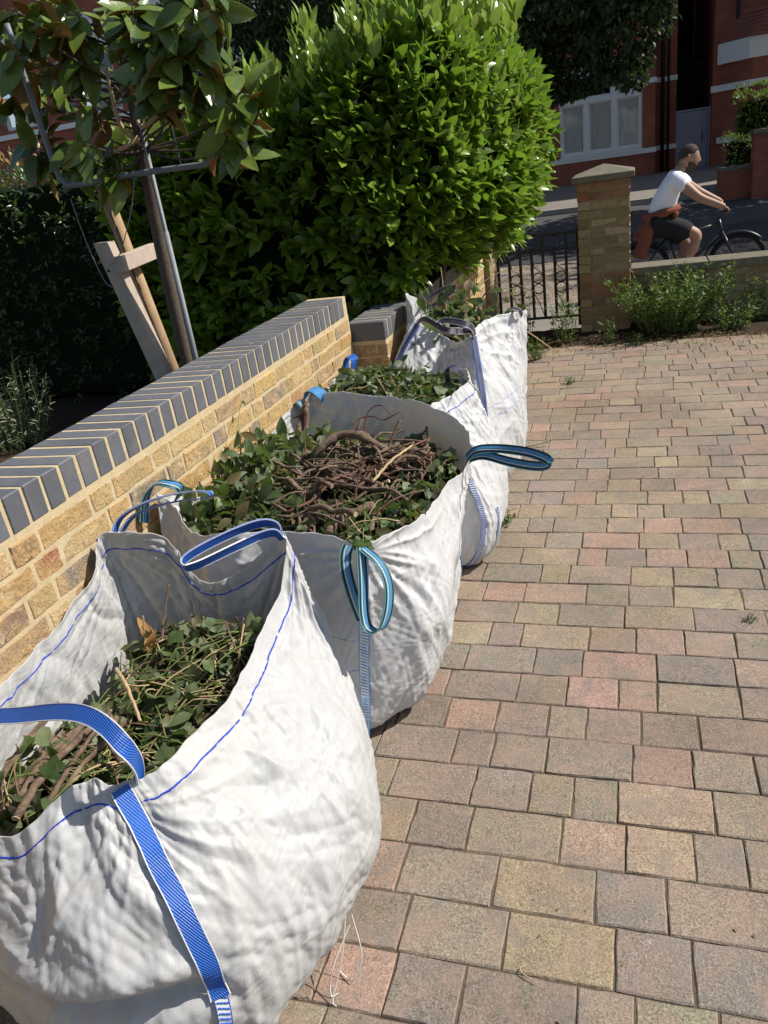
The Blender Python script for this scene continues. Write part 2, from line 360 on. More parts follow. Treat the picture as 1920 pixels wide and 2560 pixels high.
size = np.where(vis, np.array([PL[c[3]] for c in cand]) / np.maximum(zd, 0.1) ** 2, 0)
order = np.argsort(-size); chosen = set(int(i) for i in order[:300] if size[i] > 0)
rv, rf = [], []
for i, (xc, yc, dz, k, j, c, rz) in enumerate(cand):
    me = pav[(k, j)]
    if i in chosen:
        o = link('paver', me, None, drive); o.location = (xc, yc, dz); o.rotation_euler = (pr.uniform(-.006, .006), pr.uniform(-.006, .006), rz); o.color = (*c, 1)
    else:
        n0 = len(rv); rv += [(v.co.x + xc, v.co.y + yc, v.co.z + dz) for v in me.vertices]; rf += [tuple(a + n0 for a in p.vertices) for p in me.polygons]
o = link('paver_field', mesh_from('paver_field', rv, rf), MAT['paver_mass'], drive); o['kind'] = 'stuff'

# ------------------------------------------------------------------ garden walls of yellow stock bricks with a blue brick coping
BH, BL, BJ = 0.065, 0.215, 0.010
stock = {}
for j in range(9):
    stock['s', j] = worn_block('brick', BL, 0.10, BH, 0.0035, 0.0012, 300 + j, MAT['stock_brick'], 'y', (4, 2), 0.0026)
    stock['h', j] = worn_block('brick', 0.1025, 0.10, BH, 0.0035, 0.0012, 320 + j, MAT['stock_brick'], 'y', (3, 2), 0.0026)
cop = [block_mesh('coping_brick', 0.222, 0.0635, 0.1025, 0.003, 0.0006, 340 + j, MAT['blue_brick']) for j in range(5)]
def lay_bricks(parent, origin, along, out, length, z0, courses, seed, stops=STOCK_STOPS, tint=(1, 1, 1), keep=None, weights=None):
    """one face of brickwork in Flemish bond; the pieces stand 2-3 mm proud of the mortar core"""
    rr = random.Random(seed); A = Vector(along); O = Vector(out); og = Vector(origin); ang = math.atan2(A.y, A.x)
    n = 0
    for cI in range(courses):
        s = -rr.uniform(0, 0.02) - (0.0 if cI % 2 else 0.168); head = cI % 2 == 0
        zc = z0 + cI * 0.075 + BH / 2
        while s < length - 0.03:
            ln = 0.1025 if head else BL
            a0, a1 = max(s, 0), min(s + ln, length)
            if a1 - a0 > 0.035:
                mid = og + A * ((a0 + a1) / 2) - O * (0.05 - 0.0022 - rr.uniform(-0.0012, 0.0018)); mid.z = zc
                if keep is None or keep(mid):
                    o = link('brick', stock['h' if head else 's', rr.randrange(9)], None, parent)
                    o.location = mid - parent.location; o.rotation_euler = (0, math.pi if rr.random() < .5 else 0, ang); o.scale = ((a1 - a0) / ln, 1, 1)
                    if stops is not STOCK_STOPS: o.material_slots[0].link = 'OBJECT'; o.material_slots[0].material = MAT['pier_brick']
                    c = rr.choices(stops, weights)[0] if weights else rr.choice(stops); c = shade(c, rr, 0.8, 1.12); o.color = (c[0] * tint[0], c[1] * tint[1], c[2] * tint[2], 1); n += 1
            s += ln + BJ; head = not head
    return n
def brick_wall(name, label, xf, y0, y1, top, seed, end_near=False, vis_z=0.0):
    root = empty(name, (xf - 0.11, (y0 + y1) / 2, 0)); tag(root, label, 'wall')
    zc = top - 0.1025 - 0.012                                       # underside of the coping
    m = MB(); m.box(xf - 0.218, xf, y0, y1, -0.4, zc + 0.012)
    # mortar between the coping bricks
    m.box(xf - 0.2185, xf - 0.0004, y0 + 0.004, y1 - 0.004, zc + 0.0125, top - 0.0014)
    attach(m.obj('mortar', MAT['mortar']), root)
    z0 = zc - 0.010 - BH; n = int((z0 - vis_z) / 0.075) + 1; zb = z0 - (n - 1) * 0.075
    lay_bricks(root, (xf, y0, 0), (0, 1, 0), (1, 0, 0), y1 - y0, zb, n, seed)
    if end_near: lay_bricks(root, (xf - 0.218, y0, 0), (1, 0, 0), (0, -1, 0), 0.216, zb, n, seed + 1)
    rr = random.Random(seed + 5); y = y0 + 0.0325
    while y < y1 - 0.02:
        o = link('coping_brick', rr.choice(cop), None, root); o.location = Vector((xf - 0.109 + rr.uniform(-.001, .0015), y, top - 0.05125 + rr.uniform(-.0006, .0012))) - root.location
        k = rr.uniform(0.75, 1.2); o.color = (0.118 * k, 0.121 * k, 0.133 * k, 1); o.rotation_euler = (0, 0, rr.uniform(-.006, .006)); y += 0.0752
    return root
brick_wall('garden_wall', 'higher yellow brick wall with blue-grey brick coping beside the nearest bags', -1.524, 0.2, 4.08, 1.064, 40, True, 0.22)
brick_wall('garden_wall', 'lower yellow brick wall under the laurel hedge, behind the farthest bag', -1.33, 4.095, 7.25, 0.905, 60, True, 0.2)

# brick pier at the near side of the gate and stone-capped pier at its far side
PIER_STOPS = [(0.33, 0.255, 0.13), (0.29, 0.225, 0.12), (0.41, 0.34, 0.22), (0.25, 0.20, 0.12), (0.35, 0.27, 0.15)]
RED_STOPS = [(0.33, 0.14, 0.075), (0.28, 0.14, 0.08), (0.30, 0.16, 0.09)]
def pier(name, label, xc, yc, wd, z0, courses, seed, red=()):
    root = empty(name, (xc, yc, z0)); tag(root, label, 'pier')
    h = courses * 0.0765; m = MB(); m.box(xc - wd / 2, xc + wd / 2, yc - wd / 2, yc + wd / 2, z0 - 0.3, z0 + h); attach(m.obj('mortar', MAT['pier_mortar']), root)
    for cI in range(courses):
        st = RED_STOPS if cI in red else PIER_STOPS
        for (og, al, ou) in (((xc - wd / 2, yc - wd / 2, 0), (1, 0, 0), (0, -1, 0)), ((xc + wd / 2, yc - wd / 2, 0), (0, 1, 0), (1, 0, 0)), ((xc - wd / 2, yc + wd / 2, 0), (0, -1, 0), (-1, 0, 0))):
            rr = random.Random(seed + cI * 7 + int(al[0] * 3 + al[1] * 11)); A = Vector(al); O = Vector(ou); s = 0.0; head = (cI + int(al[1] != 0)) % 2 == 0
            seq = [0.1025, 0.215, 0.1025] if head else [0.215, 0.215]
            for ln in seq:
                mid = Vector(og) + A * (s + ln / 2) - O * (0.05 - 0.003 - rr.uniform(-0.003, 0.003)); mid.z = z0 + cI * 0.0765 + 0.038
                o = link('brick', stock['h' if ln < 0.15 else 's', rr.randrange(9)], None, root); o.location = mid - root.location
                o.rotation_euler = (0, 0, math.atan2(al[1], al[0])); o.material_slots[0].link = 'OBJECT'; o.material_slots[0].material = MAT['pier_brick']; c = shade(rr.choice(st), rr, 0.75, 1.15); o.color = (*c, 1)
                s += ln + BJ
    return root, z0 + h
simple('pier_mortar', (0.25, 0.20, 0.13), 0.95, 0.1, var=0.25, scale=30, bump=0.6, bscale=120)
pr_, ztop = pier('gate_pier', 'square brick pier with a pointed stone cap right of the iron gate', -0.275, 7.66, 0.432, 0.0, 17, 900, (4, 5, 6, 15, 16))
c_ = MB(); s_ = 0.262
c_.add([(-0.275 + a * s_, 7.66 + b * s_, ztop) for a, b in ((-1, -1), (1, -1), (1, 1), (-1, 1))] + [(-0.275 + a * s_, 7.66 + b * s_, ztop + 0.05) for a, b in ((-1, -1), (1, -1), (1, 1), (-1, 1))] + [(-0.275, 7.66, ztop + 0.125)],
       [(3, 2, 1, 0), (0, 1, 5, 4), (1, 2, 6, 5), (2, 3, 7, 6), (3, 0, 4, 7), (4, 5, 8), (5, 6, 8), (6, 7, 8), (7, 4, 8)])
attach(c_.obj('cap', MAT['stone'], bevel=0.008), pr_)
pier('gate_pier', 'plain brick pier left of the iron gate at the end of the low wall', -1.50, 7.48, 0.432, 0.0, 12, 950)

# ------------------------------------------------------------------ low front wall with concrete coping, right of the pier
root = empty('front_wall', (1.9, 7.7, 0)); tag(root, 'low brick wall with flat concrete coping between pier and street', 'wall')
m = MB(); m.box(-0.055, 4.4, 7.62, 7.80, -0.4, 0.452); attach(m.obj('mortar', MAT['pier_mortar']), root)
lay_bricks(root, (-0.055, 7.62, 0), (1, 0, 0), (0, -1, 0), 1.95, 0.008, 6, 77, PIER_STOPS)
x = -0.05
for ln in (0.66, 0.80, 0.72, 0.75, 0.74, 0.74):
    m = MB(); m.box(x, x + ln - 0.008, 7.55, 7.86, 0.456, 0.527); attach(m.obj('coping_stone', MAT['stone'], bevel=0.008), root); x += ln

# ------------------------------------------------------------------ iron gate
gx0, gx1, gy = -1.275, -0.505, 7.66
root = empty('iron_gate', ((gx0 + gx1) / 2, gy, 0)); tag(root, 'black wrought iron garden gate with bars, rings and scrolls', 'gate')
def gp(name, m, **k): return attach(m.obj(name, MAT['black_iron'], **k), root)
for z, r in ((0.885, 0.011), (0.745, 0.009), (0.12, 0.011)):
    m = MB(); m.box(gx0, gx1, gy - r, gy + r, z - r, z + r); gp('rail', m)
nb = 8
for i in range(nb):
    x = gx0 + 0.012 + (gx1 - gx0 - 0.024) * i / (nb - 1); tall = i % 2 == 0 or i in (0, nb - 1); r = 0.0125
    m = MB(); m.box(x - r, x + r, gy - r, gy + r, 0.03 if i in (0, nb - 1) else 0.125, 0.88 if tall or i in (0, nb - 1) else 0.742); gp('bar', m)
def ring(cx, cz, rad, a0=0, a1=360, n=20, t=0.0055):
    m = MB(); m.tube([(cx + math.cos(R(a0 + (a1 - a0) * k / n)) * rad, gy, cz + math.sin(R(a0 + (a1 - a0) * k / n)) * rad) for k in range(n + 1)], t, 6); return m
step = (gx1 - gx0 - 0.024) / (nb - 1)
for i in (1, 3, 5):
    xc = gx0 + 0.012 + step * (i + 0.5)
    gp('scroll', ring(xc, 0.50, step * 0.44, -160, 160)); gp('scroll', ring(xc, 0.40, step * 0.44, 20, 340))
    xr = gx0 + 0.012 + step * (i + 0.0)
    gp('ring', ring(xr, 0.815, 0.056))
    m = MB(); m.tube([(xr - 0.005, gy, 0.74), (xc - step * .3, gy, 0.6), (xc + step * .42, gy, 0.54)], 0.0045, 5); gp('scroll_stem', m)
    m = MB(); m.tube([(xc - step * .42, gy, 0.36), (xc, gy, 0.27), (xc + step * .42, gy, 0.14)], 0.0045, 5); gp('scroll_stem', m)
for s in (0, 1):
    m = MB(); m.tube([(gx0 + .01 if s == 0 else gx1 - .01, gy, .885), (gx0 + .01 if s == 0 else gx1 - .01, gy, .93)], [.013, .004], 8); gp('finial', m)
# ------------------------------------------------------------------ garden soil behind the wall
xs = np.linspace(-1.742, -9, 70); ys = np.linspace(-1, 9, 90); v = np.array([(a, b, 0) for b in ys for a in xs])
v[:, 2] = 0.30 + noise(v * 2.0) * 0.03 + noise(v * 8) * 0.015
f = [(i * 70 + j, (i + 1) * 70 + j, (i + 1) * 70 + j + 1, i * 70 + j + 1) for i in range(89) for j in range(69)]
o = link('garden_soil', mesh_from('garden_soil', v, f, True), MAT['soil']); o['kind'] = 'structure'
# ------------------------------------------------------------------ woven bulk bags
def cloth_material(name, tint=(0.545, 0.545, 0.538), dirt=0.35):
    t = NT(name); p = t.pos()
    wv = t.N('TexWave', wave_type='BANDS', bands_direction='Z', i_Scale=170.0, i_Distortion=0.6, i_Detail=1.0); t.L(p, wv.inputs['Vector'])
    mp = t.N('Mapping'); mp.inputs['Rotation'].default_value = (0, 0, R(35)); t.L(p, mp.inputs['Vector'])
    wv2 = t.N('TexWave', wave_type='BANDS', bands_direction='X', i_Scale=150.0, i_Distortion=0.6, i_Detail=1.0); t.L(mp.outputs[0], wv2.inputs['Vector'])
    weave = t.math('MULTIPLY', wv.outputs['Fac'], wv2.outputs['Fac'])
    big = t.noise(p, 3.2, 4, 0.6, 0.5); fine = t.noise(p, 60, 3, 0.6)
    stain = t.ramp(big, [(0.5, (0, 0, 0)), (0.75, (1, 1, 1))])
    c = t.mix(t.math('MULTIPLY', stain, dirt), tint, (0.60, 0.55, 0.45))
    scuff = t.ramp(t.noise(p, 11, 5, 0.7, 1.5), [(0.60, (0, 0, 0)), (0.72, (1, 1, 1))])
    c = t.mix(t.math('MULTIPLY', scuff, 0.4 * dirt / 0.35), c, (0.42, 0.37, 0.31))
    def ridge(scale, det, stretch, rot):
        mp_ = t.N('Mapping'); mp_.inputs['Scale'].default_value = stretch; mp_.inputs['Rotation'].default_value = rot; t.L(p, mp_.inputs['Vector'])
        r_ = t.N('TexNoise', noise_type='RIDGED_MULTIFRACTAL', normalize=True, i_Scale=scale, i_Detail=det, i_Roughness=0.6, i_Lacunarity=2.1, i_Distortion=0.25); t.L(mp_.outputs[0], r_.inputs['Vector']); return r_.outputs['Fac']
    nrm = t.bump(weave, 0.10, 0.0012)
    nrm = t.bump(ridge(5.0, 5.0, (1, 1, 0.55), (0.3, 0.5, 0.2)), 0.7, 0.03, nrm); nrm = t.bump(ridge(13.0, 4.0, (1, 1, 0.5), (0.2, -0.6, 0.4)), 0.6, 0.014, nrm); nrm = t.bump(ridge(34.0, 3.0, (1, 1, 0.6), (0.7, 0.3, -0.4)), 0.45, 0.005, nrm); grain_ = t.noise(t.pos((1, 1, 0.35)), 420, 2, 0.6); nrm = t.bump(grain_, 0.35, 0.0016, nrm); c = t.mix(0.5, c, t.ramp(grain_, [(0.3, (0.80, 0.80, 0.80)), (0.6, (1.08, 1.08, 1.08))]), 'MULTIPLY')
    t.set(c, 0.48, nrm, 0.4)
    MAT[name] = t.translucent((0.82, 0.76, 0.64), 0.22, nrm); return MAT[name]
cloth_material('bag_cloth'); cloth_material('bag_cloth_clean', (0.65, 0.65, 0.65), 0.15)
def strap_material(name, a, b, scale=260.0):
    t = NT(name); p = t.pos(); wv = t.N('TexWave', wave_type='BANDS', bands_direction='DIAGONAL', i_Scale=scale / 3, i_Distortion=0.5); t.L(p, wv.inputs['Vector'])
    c = t.mix(wv.outputs['Fac'], a, b); c = t.mix(t.math('MULTIPLY', t.noise(p, 40, 3), 0.4), c, tuple(v * 0.5 for v in a))
    MAT[name] = t.set(c, 0.45, t.bump(wv.outputs['Fac'], 0.5, 0.003), 0.4); return MAT[name]
strap_material('strap_blue', (0.012, 0.085, 0.42), (0.03, 0.17, 0.62)); strap_material('strap_teal', (0.04, 0.20, 0.25), (0.13, 0.42, 0.46))
strap_material('strap_dark', (0.045, 0.03, 0.06), (0.09, 0.06, 0.10)); simple('strap_black', (0.012, 0.012, 0.014), 0.5, 0.4, var=0.3)
strap_material('strap_skyblue', (0.05, 0.22, 0.50), (0.11, 0.34, 0.64)); simple('strap_edge', (0.72, 0.72, 0.72), 0.6, 0.3, var=0.1); simple('stitch_blue', (0.02, 0.05, 0.42), 0.6, 0.3, var=0.2)
simple('thread_white', (0.75, 0.74, 0.70), 0.6, 0.3, var=0.1); simple('thread_blue', (0.03, 0.16, 0.62), 0.5, 0.3, var=0.2)

BAGS = {}
class Bag:
    def __init__(s, key, label, cols, seed, nu=600, nv=220, wr=1.0, mat='bag_cloth', floor=0.004, folds=(), dents=()):
        s.key = key; C = np.array([[list(c[0]), [c[1][0], c[1][1], floor], list(c[2])] for c in cols], float)     # rim, base, bulge
        s.n = len(cols); s.nu, s.nv = nu, nv
        rim, base, bul = (catmull(C[:, i], nu, True) for i in range(3)); s.rim0 = rim
        v = np.linspace(0, 1, nv)
        t1 = np.linalg.norm(bul - base, axis=1) / (np.linalg.norm(bul - base, axis=1) + np.linalg.norm(rim - bul, axis=1)); t1 = t1[:, None, None]
        cen = base.mean(0); out = base - cen; out[:, 2] = 0; out /= np.linalg.norm(out, axis=1)[:, None] + 1e-9
        L1 = np.linalg.norm(bul - base, axis=1)[:, None]; L2 = np.linalg.norm(rim - bul, axis=1)[:, None]
        T0 = out * L1 * 1.3 + np.array((0, 0, 0.25)) * L1; T1 = (rim - base); T1 = T1 / np.linalg.norm(T1, axis=1)[:, None]; T2 = (rim - bul)
        def herm(p, q, a, b, t): return (2*t**3-3*t**2+1)*p + (t**3-2*t**2+t)*a + (-2*t**3+3*t**2)*q + (t**3-t**2)*b
        V = v[None, :, None]
        A = np.clip(V / t1, 0, 1); B = np.clip((V - t1) / (1 - t1), 0, 1)
        e = lambda x: x[:, None, :]
        S1 = herm(e(base), e(bul), e(T0), e(T1 * L1), A); S2 = herm(e(bul), e(rim), e(T1 * L2), e(T2), B)
        G = np.where(V <= t1, S1, S2)                                            # (nu, nv, 3)
        # arc-length coordinates for the folds
        du = np.linalg.norm(np.roll(G, -1, 0) - G, axis=2).mean(1); su = np.cumsum(du); dvv = np.linalg.norm(np.diff(G, axis=1), axis=2).mean(0); sv = np.concatenate([[0], np.cumsum(dvv)])
        ang = 2 * np.pi * np.arange(nu) / nu; rad = su[-1] / 2 / np.pi
        X, Y = rad * np.cos(ang)[:, None], rad * np.sin(ang)[:, None]; Zv = sv[None, :] + 0 * X; o = seed * 7.3
        X = X + 0 * Zv; Y = Y + 0 * Zv
        wx = noise(np.stack([X * 3 + o, Y * 3, Zv * 3], -1)) * 0.09; wz = noise(np.stack([X * 3, Y * 3 + o, Zv * 3 + 9], -1)) * 0.09
        def q(a, b, off): return np.stack([(X + wx) * a + off, (Y + wx) * a, (Zv + wz) * b + off], -1)
        vv = v[None, :]
        d = noise(q(2.2, 2.2, o)) * 0.016
        d += (ridged(q(4.5, 3.0, o + 3)) ** 2 - 0.5) * 0.008
        d += (ridged(q(7, 1.8, o + 5)) ** 3 - 0.35) * 0.008 * (0.3 + 0.7 * np.clip((vv - 0.35) / 0.4, 0, 1) + 0.5 * np.clip((0.2 - vv) / 0.2, 0, 1))
        
        
        d += noise(q(48, 40, o + 14)) * 0.0007
        rs = np.random.default_rng(seed + 100); P3 = np.stack([X + wx * .6, Y + wx * .6, Zv + wz * .6], -1)
        i_l = nu // 2 + nu // 20; sc_ = ((su - su[i_l]) % su[-1])[:, None] + 0 * Zv; wpa = noise(P3 * 1.4 + 17) ; wpb = noise(P3 * 4.0 + 41)
        for f_, a_, cnt, spread in ((4.0, .0090, 3, .5), (9.0, .0055, 5, .45), (18.0, .0033, 6, .5), (34.0, .0019, 6, .6), (60.0, .0009, 5, .9)):   # long sharp creases of woven plastic, most of them running up the bag
            for _k in range(cnt):
                al = rs.normal() * spread + .25; ph = (sc_ * math.cos(al) + Zv * math.sin(al)) * f_ * rs.uniform(.7, 1.4) + (.5 + .012 * f_) * wpa * rs.uniform(.6, 1.4) + .22 * wpb + rs.uniform(0, 9)
                tri = 1 - np.abs(2 * (ph - np.floor(ph)) - 1); ca, sa = math.cos(al), math.sin(al); e1 = sc_ * ca + Zv * sa; e2 = Zv * ca - sc_ * sa
                mk = np.clip(noise(np.stack([e1 * f_ * .45, e2 * (1.6 + f_ * .09), 0 * e1 + rs.uniform(0, 90)], -1)) * 3.0 - .1, 0, 1)
                sg_ = 1 if _k % 2 else -1; d += sg_ * a_ * (tri ** 1.6 - .38) * mk
        for (uc, vc, amp, reach) in folds:                               # tension folds fanning out from a corner or a tie
            i0 = int(uc / s.n * nu) % nu; tot = su[-1]; ds = (su[:, None] - su[i0] + tot / 2) % tot - tot / 2; dt = sv[None, :] - vc * sv[-1]; r_ = np.sqrt(ds ** 2 + dt ** 2); ph = np.arctan2(ds, -dt + 1e-6)
            fl = ridged(np.stack([ph * 3.0 + uc * 5, r_ * 1.2, 0 * r_ + seed], -1)) ** 2 - 0.45
            d += amp * fl * np.exp(-r_ / reach) * np.clip((r_ - .03) / 0.12, 0, 1)
        for (u0_, u1_, zc_, dep, wd) in dents:                           # slumped creases with an overhanging lip
            uu = np.arange(nu)[:, None] / nu * s.n; env = np.clip(np.minimum(uu - u0_, u1_ - uu) / 0.5, 0, 1); zz = G[..., 2] - zc_ - 0.018 * noise(q(5, 0.1, o + 2))
            d += env * (-dep * np.exp(-((zz + wd * .6) / wd) ** 2) + 0.55 * dep * np.exp(-((zz - wd * .9) / (wd * 1.2)) ** 2))
        gu = np.roll(G, -1, 0) - np.roll(G, 1, 0); gv = np.gradient(G, axis=1); N = np.cross(gu, gv); N /= np.linalg.norm(N, axis=2)[..., None] + 1e-9
        fade = np.clip(vv / 0.05, 0, 1) * (1 - 0.35 * np.clip((vv - 0.9) / 0.1, 0, 1))
        G = G + N * (d * fade * wr)[..., None]
        # wavy rim
        G[..., 2] += (noise(np.stack([X * 9 + o, Y * 9, 0 * Zv], -1)) * 0.012 + noise(np.stack([X * 22, Y * 22 + o, 0 * Zv], -1)) * 0.005) * np.clip((vv - 0.75) / 0.25, 0, 1)
        G[..., 2] = np.maximum(G[..., 2], floor)
        # stay clear of the wall faces
        lim = np.where(G[..., 1] > 4.05, -1.318, -1.512); G[..., 0] = np.maximum(G[..., 0], lim + 0.002 * noise(q(20, 20, o)))
        s.G = G; gu = np.roll(G, -3, 0) - np.roll(G, 3, 0); gv = np.gradient(G, axis=1); N = np.cross(gu, gv); s.N = N / (np.linalg.norm(N, axis=2)[..., None] + 1e-9)
        idx = np.arange(nu * nv).reshape(nu, nv); a = idx; b = np.roll(idx, -1, 0)
        F = np.stack([a[:, :-1], b[:, :-1], b[:, 1:], a[:, 1:]], -1).reshape(-1, 4)
        bot = list(map(int, idx[:, 0][::-1]))
        me = mesh_from('bag_body', G.reshape(-1, 3), [tuple(map(int, f)) for f in F] + [tuple(bot)], True)
        c = G[:, 0].mean(0); s.root = empty('bulk_bag', (c[0], c[1], 0)); tag(s.root, label, 'bag', 'white woven bulk bags along the wall')
        s.body = link('bag_body', me, MAT[mat]); attach(s.body, s.root)
        sm = s.body.modifiers.new('cloth', 'SOLIDIFY'); sm.thickness = 0.0022; sm.offset = 0
        BAGS[key] = s
    def at(s, u, v, off=0.0):
        """point on the bag: u in columns, v from foot (0) to rim (1)"""
        i = int(round(u / s.n * s.nu)) % s.nu; j = int(np.clip(round(v * (s.nv - 1)), 0, s.nv - 1)); return s.G[i, j] + s.N[i, j] * off
    def line(s, u0, u1, v0, v1, n, off=0.0):
        return [s.at(u0 + (u1 - u0) * k / (n - 1), v0 + (v1 - v0) * k / (n - 1), off) for k in range(n)]
    def part(s, name, mesh_builder, mat, smooth=True): return attach(mesh_builder.obj(name, MAT[mat], smooth=smooth), s.root)
    def stitch(s, v, r=0.0026, u0=0, u1=None, mat='stitch_blue', name='stitching'):
        u1 = s.n if u1 is None else u1; n = int((u1 - u0) / s.n * 240); m = MB(); m.tube(s.line(u0, u1, v, v, n, 0.0), r, 6); s.part(name, m, mat)
    def strap(s, u, v0, v1, width, mat, edge=None, off=0.005, n=60, name='strap', du=0.0, zigzag=None):
        pts, nrm, wid = [], [], []
        for k in range(n):
            v = v0 + (v1 - v0) * k / (n - 1); uu = u + du * k / (n - 1); i = int(round(uu / s.n * s.nu)) % s.nu; j = int(np.clip(round(v * (s.nv - 1)), 0, s.nv - 1))
            N = np.mean([s.N[(i + a) % s.nu, j] for a in range(-9, 10)], axis=0); hw = max(1, int(width / 2 / (np.linalg.norm(s.G[(i + 3) % s.nu, j] - s.G[i, j]) / 3 + 1e-6))); c0 = s.G[i, j]; lift_ = max(float((s.G[(i + a) % s.nu, min(s.nv - 1, max(0, j + b_))] - c0) @ N) for a in range(-hw, hw + 1) for b_ in (-2, 0, 2)); pts.append(c0 + N * (off + max(0, min(lift_, .02)))); nrm.append(N)
        o = ribbon(s.root, name, pts, nrm, width, mat, edge)
        if zigzag:                                                       # overlock stitching: slanted threads across the tape
            P = np.array(pts); N = np.array(nrm); T = np.gradient(P, axis=0); T /= np.linalg.norm(T, axis=1)[:, None]; W = np.cross(N, T); W /= np.linalg.norm(W, axis=1)[:, None] + 1e-9; m = MB(); L_ = np.concatenate([[0], np.cumsum(np.linalg.norm(np.diff(P, axis=0), axis=1))])
            for d_ in np.arange(.004, L_[-1] - .012, .0105):
                a = np.array([np.interp(d_, L_, P[:, c]) for c in range(3)]); b = np.array([np.interp(d_ + .008, L_, P[:, c]) for c in range(3)]); k = int(np.searchsorted(L_, d_).clip(0, len(P) - 1)); m.tube([a - W[k] * width * .36 + N[k] * .0022, b + W[k] * width * .42 + N[k] * .0022], .0016, 4)
            z_ = m.obj('zigzag_stitch', MAT[zigzag]); z_.parent = o; z_.location = (0, 0, 0); z_['kind'] = 'stuff'
def ribbon(root, name, pts, nrm, width, mat, edge=None, thick=0.0028, across=None, smooth_n=True):
    """flat strap along a path; nrm are the face normals. edge: material of the two selvedges"""
    P = np.array(pts); N = np.array(nrm, float); k = len(P)
    for _ in range(3): P[1:-1] = (P[:-2] + 2 * P[1:-1] + P[2:]) / 4; N[1:-1] = (N[:-2] + 2 * N[1:-1] + N[2:]) / 4
    T = np.gradient(P, axis=0); T /= np.linalg.norm(T, axis=1)[:, None] + 1e-9
    W = np.cross(N, T); W /= np.linalg.norm(W, axis=1)[:, None] + 1e-9; N = np.cross(T, W)
    def strip_(w0, w1, th):
        prof = [(w0, -th), (w1, -th), (w1, th), (w0, th)]; m = MB()
        vs_ = [P[i] + W[i] * a + N[i] * b for i in range(k) for a, b in prof]
        fs = [(i * 4 + j, i * 4 + (j + 1) % 4, (i + 1) * 4 + (j + 1) % 4, (i + 1) * 4 + j) for i in range(k - 1) for j in range(4)] + [(3, 2, 1, 0), (4 * k - 4, 4 * k - 3, 4 * k - 2, 4 * k - 1)]
        return m.add(vs_, fs)
    h = width / 2
    o = attach(strip_(-h, h, thick / 2).obj(name, MAT[mat]), root)
    if edge:
        w_ = width * (0.2 if edge == 'strap_blue' and mat == 'strap_dark' else 0.055)
        for a, b in ((-h, -h + w_), (h - w_, h)):
            e = strip_(a, b, thick / 2 + 0.0007).obj('selvedge', MAT[edge]); e.location = -Vector((0, 0, 0)); e.parent = o
    return o
def loop(root, name, pts, width, mat, nrm, edge=None, n=60, closed=False, stripes=None):
    P = catmull(pts, n, closed)
    if closed: P = np.concatenate([P, P[:1]])
    if isinstance(nrm, (list, np.ndarray)) and np.ndim(nrm) == 2: N = catmull(nrm, len(P))
    else:                                                               # nrm is the direction across the strap
        T = np.gradient(P, axis=0); A = np.tile(np.array(nrm, float), (len(P), 1)); N = np.cross(T, A)
    o = ribbon(root, name, P, N, width, mat, edge)
    if stripes:                                                         # woven stripes: thin bands standing just proud of the strap
        T = np.gradient(P, axis=0); T /= np.linalg.norm(T, axis=1)[:, None]; W = np.cross(N, T); W /= np.linalg.norm(W, axis=1)[:, None] + 1e-9
        for off, wd, sm_ in stripes:
            q = ribbon(root, 'stripe', P + W * off * width, N, wd * width, sm_, None, 0.0028 + 0.0012); q.parent = o; q.location = (0, 0, 0)
    return o
TEAL = [(-0.32, 0.16, 'strap_black'), (-0.14, 0.06, 'strap_edge'), (0.12, 0.20, 'strap_skyblue'), (0.38, 0.14, 'strap_black')]

# bag 1: nearest the camera
b1 = Bag('near', 'nearest open white bulk bag with blue straps, filled with leafy cuttings', [
 ((-.92, 1.42, .63), (-.75, 1.33), (-.64, 1.32, .30)), ((-.965, 1.70, .65), (-.82, 1.56), (-.73, 1.58, .30)), ((-.985, 1.82, .755), (-.92, 1.66), (-.86, 1.70, .35)),
 ((-1.12, 1.78, .655), (-1.08, 1.68), (-1.06, 1.73, .32)), ((-1.24, 1.735, .64), (-1.2, 1.68), (-1.22, 1.72, .32)), ((-1.33, 1.73, .79), (-1.31, 1.67), (-1.34, 1.71, .35)),
 ((-1.485, 1.67, .83), (-1.42, 1.64), (-1.475, 1.68, .4)), ((-1.48, 1.58, .75), (-1.45, 1.5), (-1.49, 1.52, .4)), ((-1.50, 1.36, .67), (-1.46, 1.32), (-1.50, 1.32, .4)), ((-1.49, 1.14, .665), (-1.46, 1.1), (-1.5, 1.1, .4)),
 ((-1.45, .92, .66), (-1.38, .90), (-1.46, .84, .35)), ((-1.22, .82, .585), (-1.18, .82), (-1.15, .71, .34)), ((-1.08, .93, .645), (-1.03, .82), (-.985, .72, .35)),
 ((-1.01, .955, .625), (-.88, .86), (-.785, .80, .28)), ((-.945, 1.03, .62), (-.79, 1.0), (-.675, .97, .29)), ((-.905, 1.24, .62), (-.75, 1.18), (-.635, 1.15, .30))], 1, wr=1.0, folds=[(2, .98, .020, .38), (13, .95, .012, .34), (6, .97, .016, .3), (11.5, 1, .007, .25)], dents=[(9.6, 13.2, .30, .045, .035)])
b1.stitch(0.93); 
b1.strap(13, 0.985, 0.36, 0.041, 'strap_blue', 'strap_edge', 0.006); b1.strap(13, 0.37, 0.03, 0.028, 'strap_edge', 'strap_blue', 0.004, name='strap_tail', zigzag='strap_blue')
b1.strap(2, 0.60, 0.03, 0.030, 'strap_edge', 'strap_skyblue', 0.004, zigzag='strap_skyblue'); b1.strap(6, 0.98, 0.3, 0.045, 'strap_blue', None, 0.005); b1.strap(10, 0.98, 0.2, 0.045, 'strap_blue', None, 0.005)
U = (0.0, 0.25, 0.95)
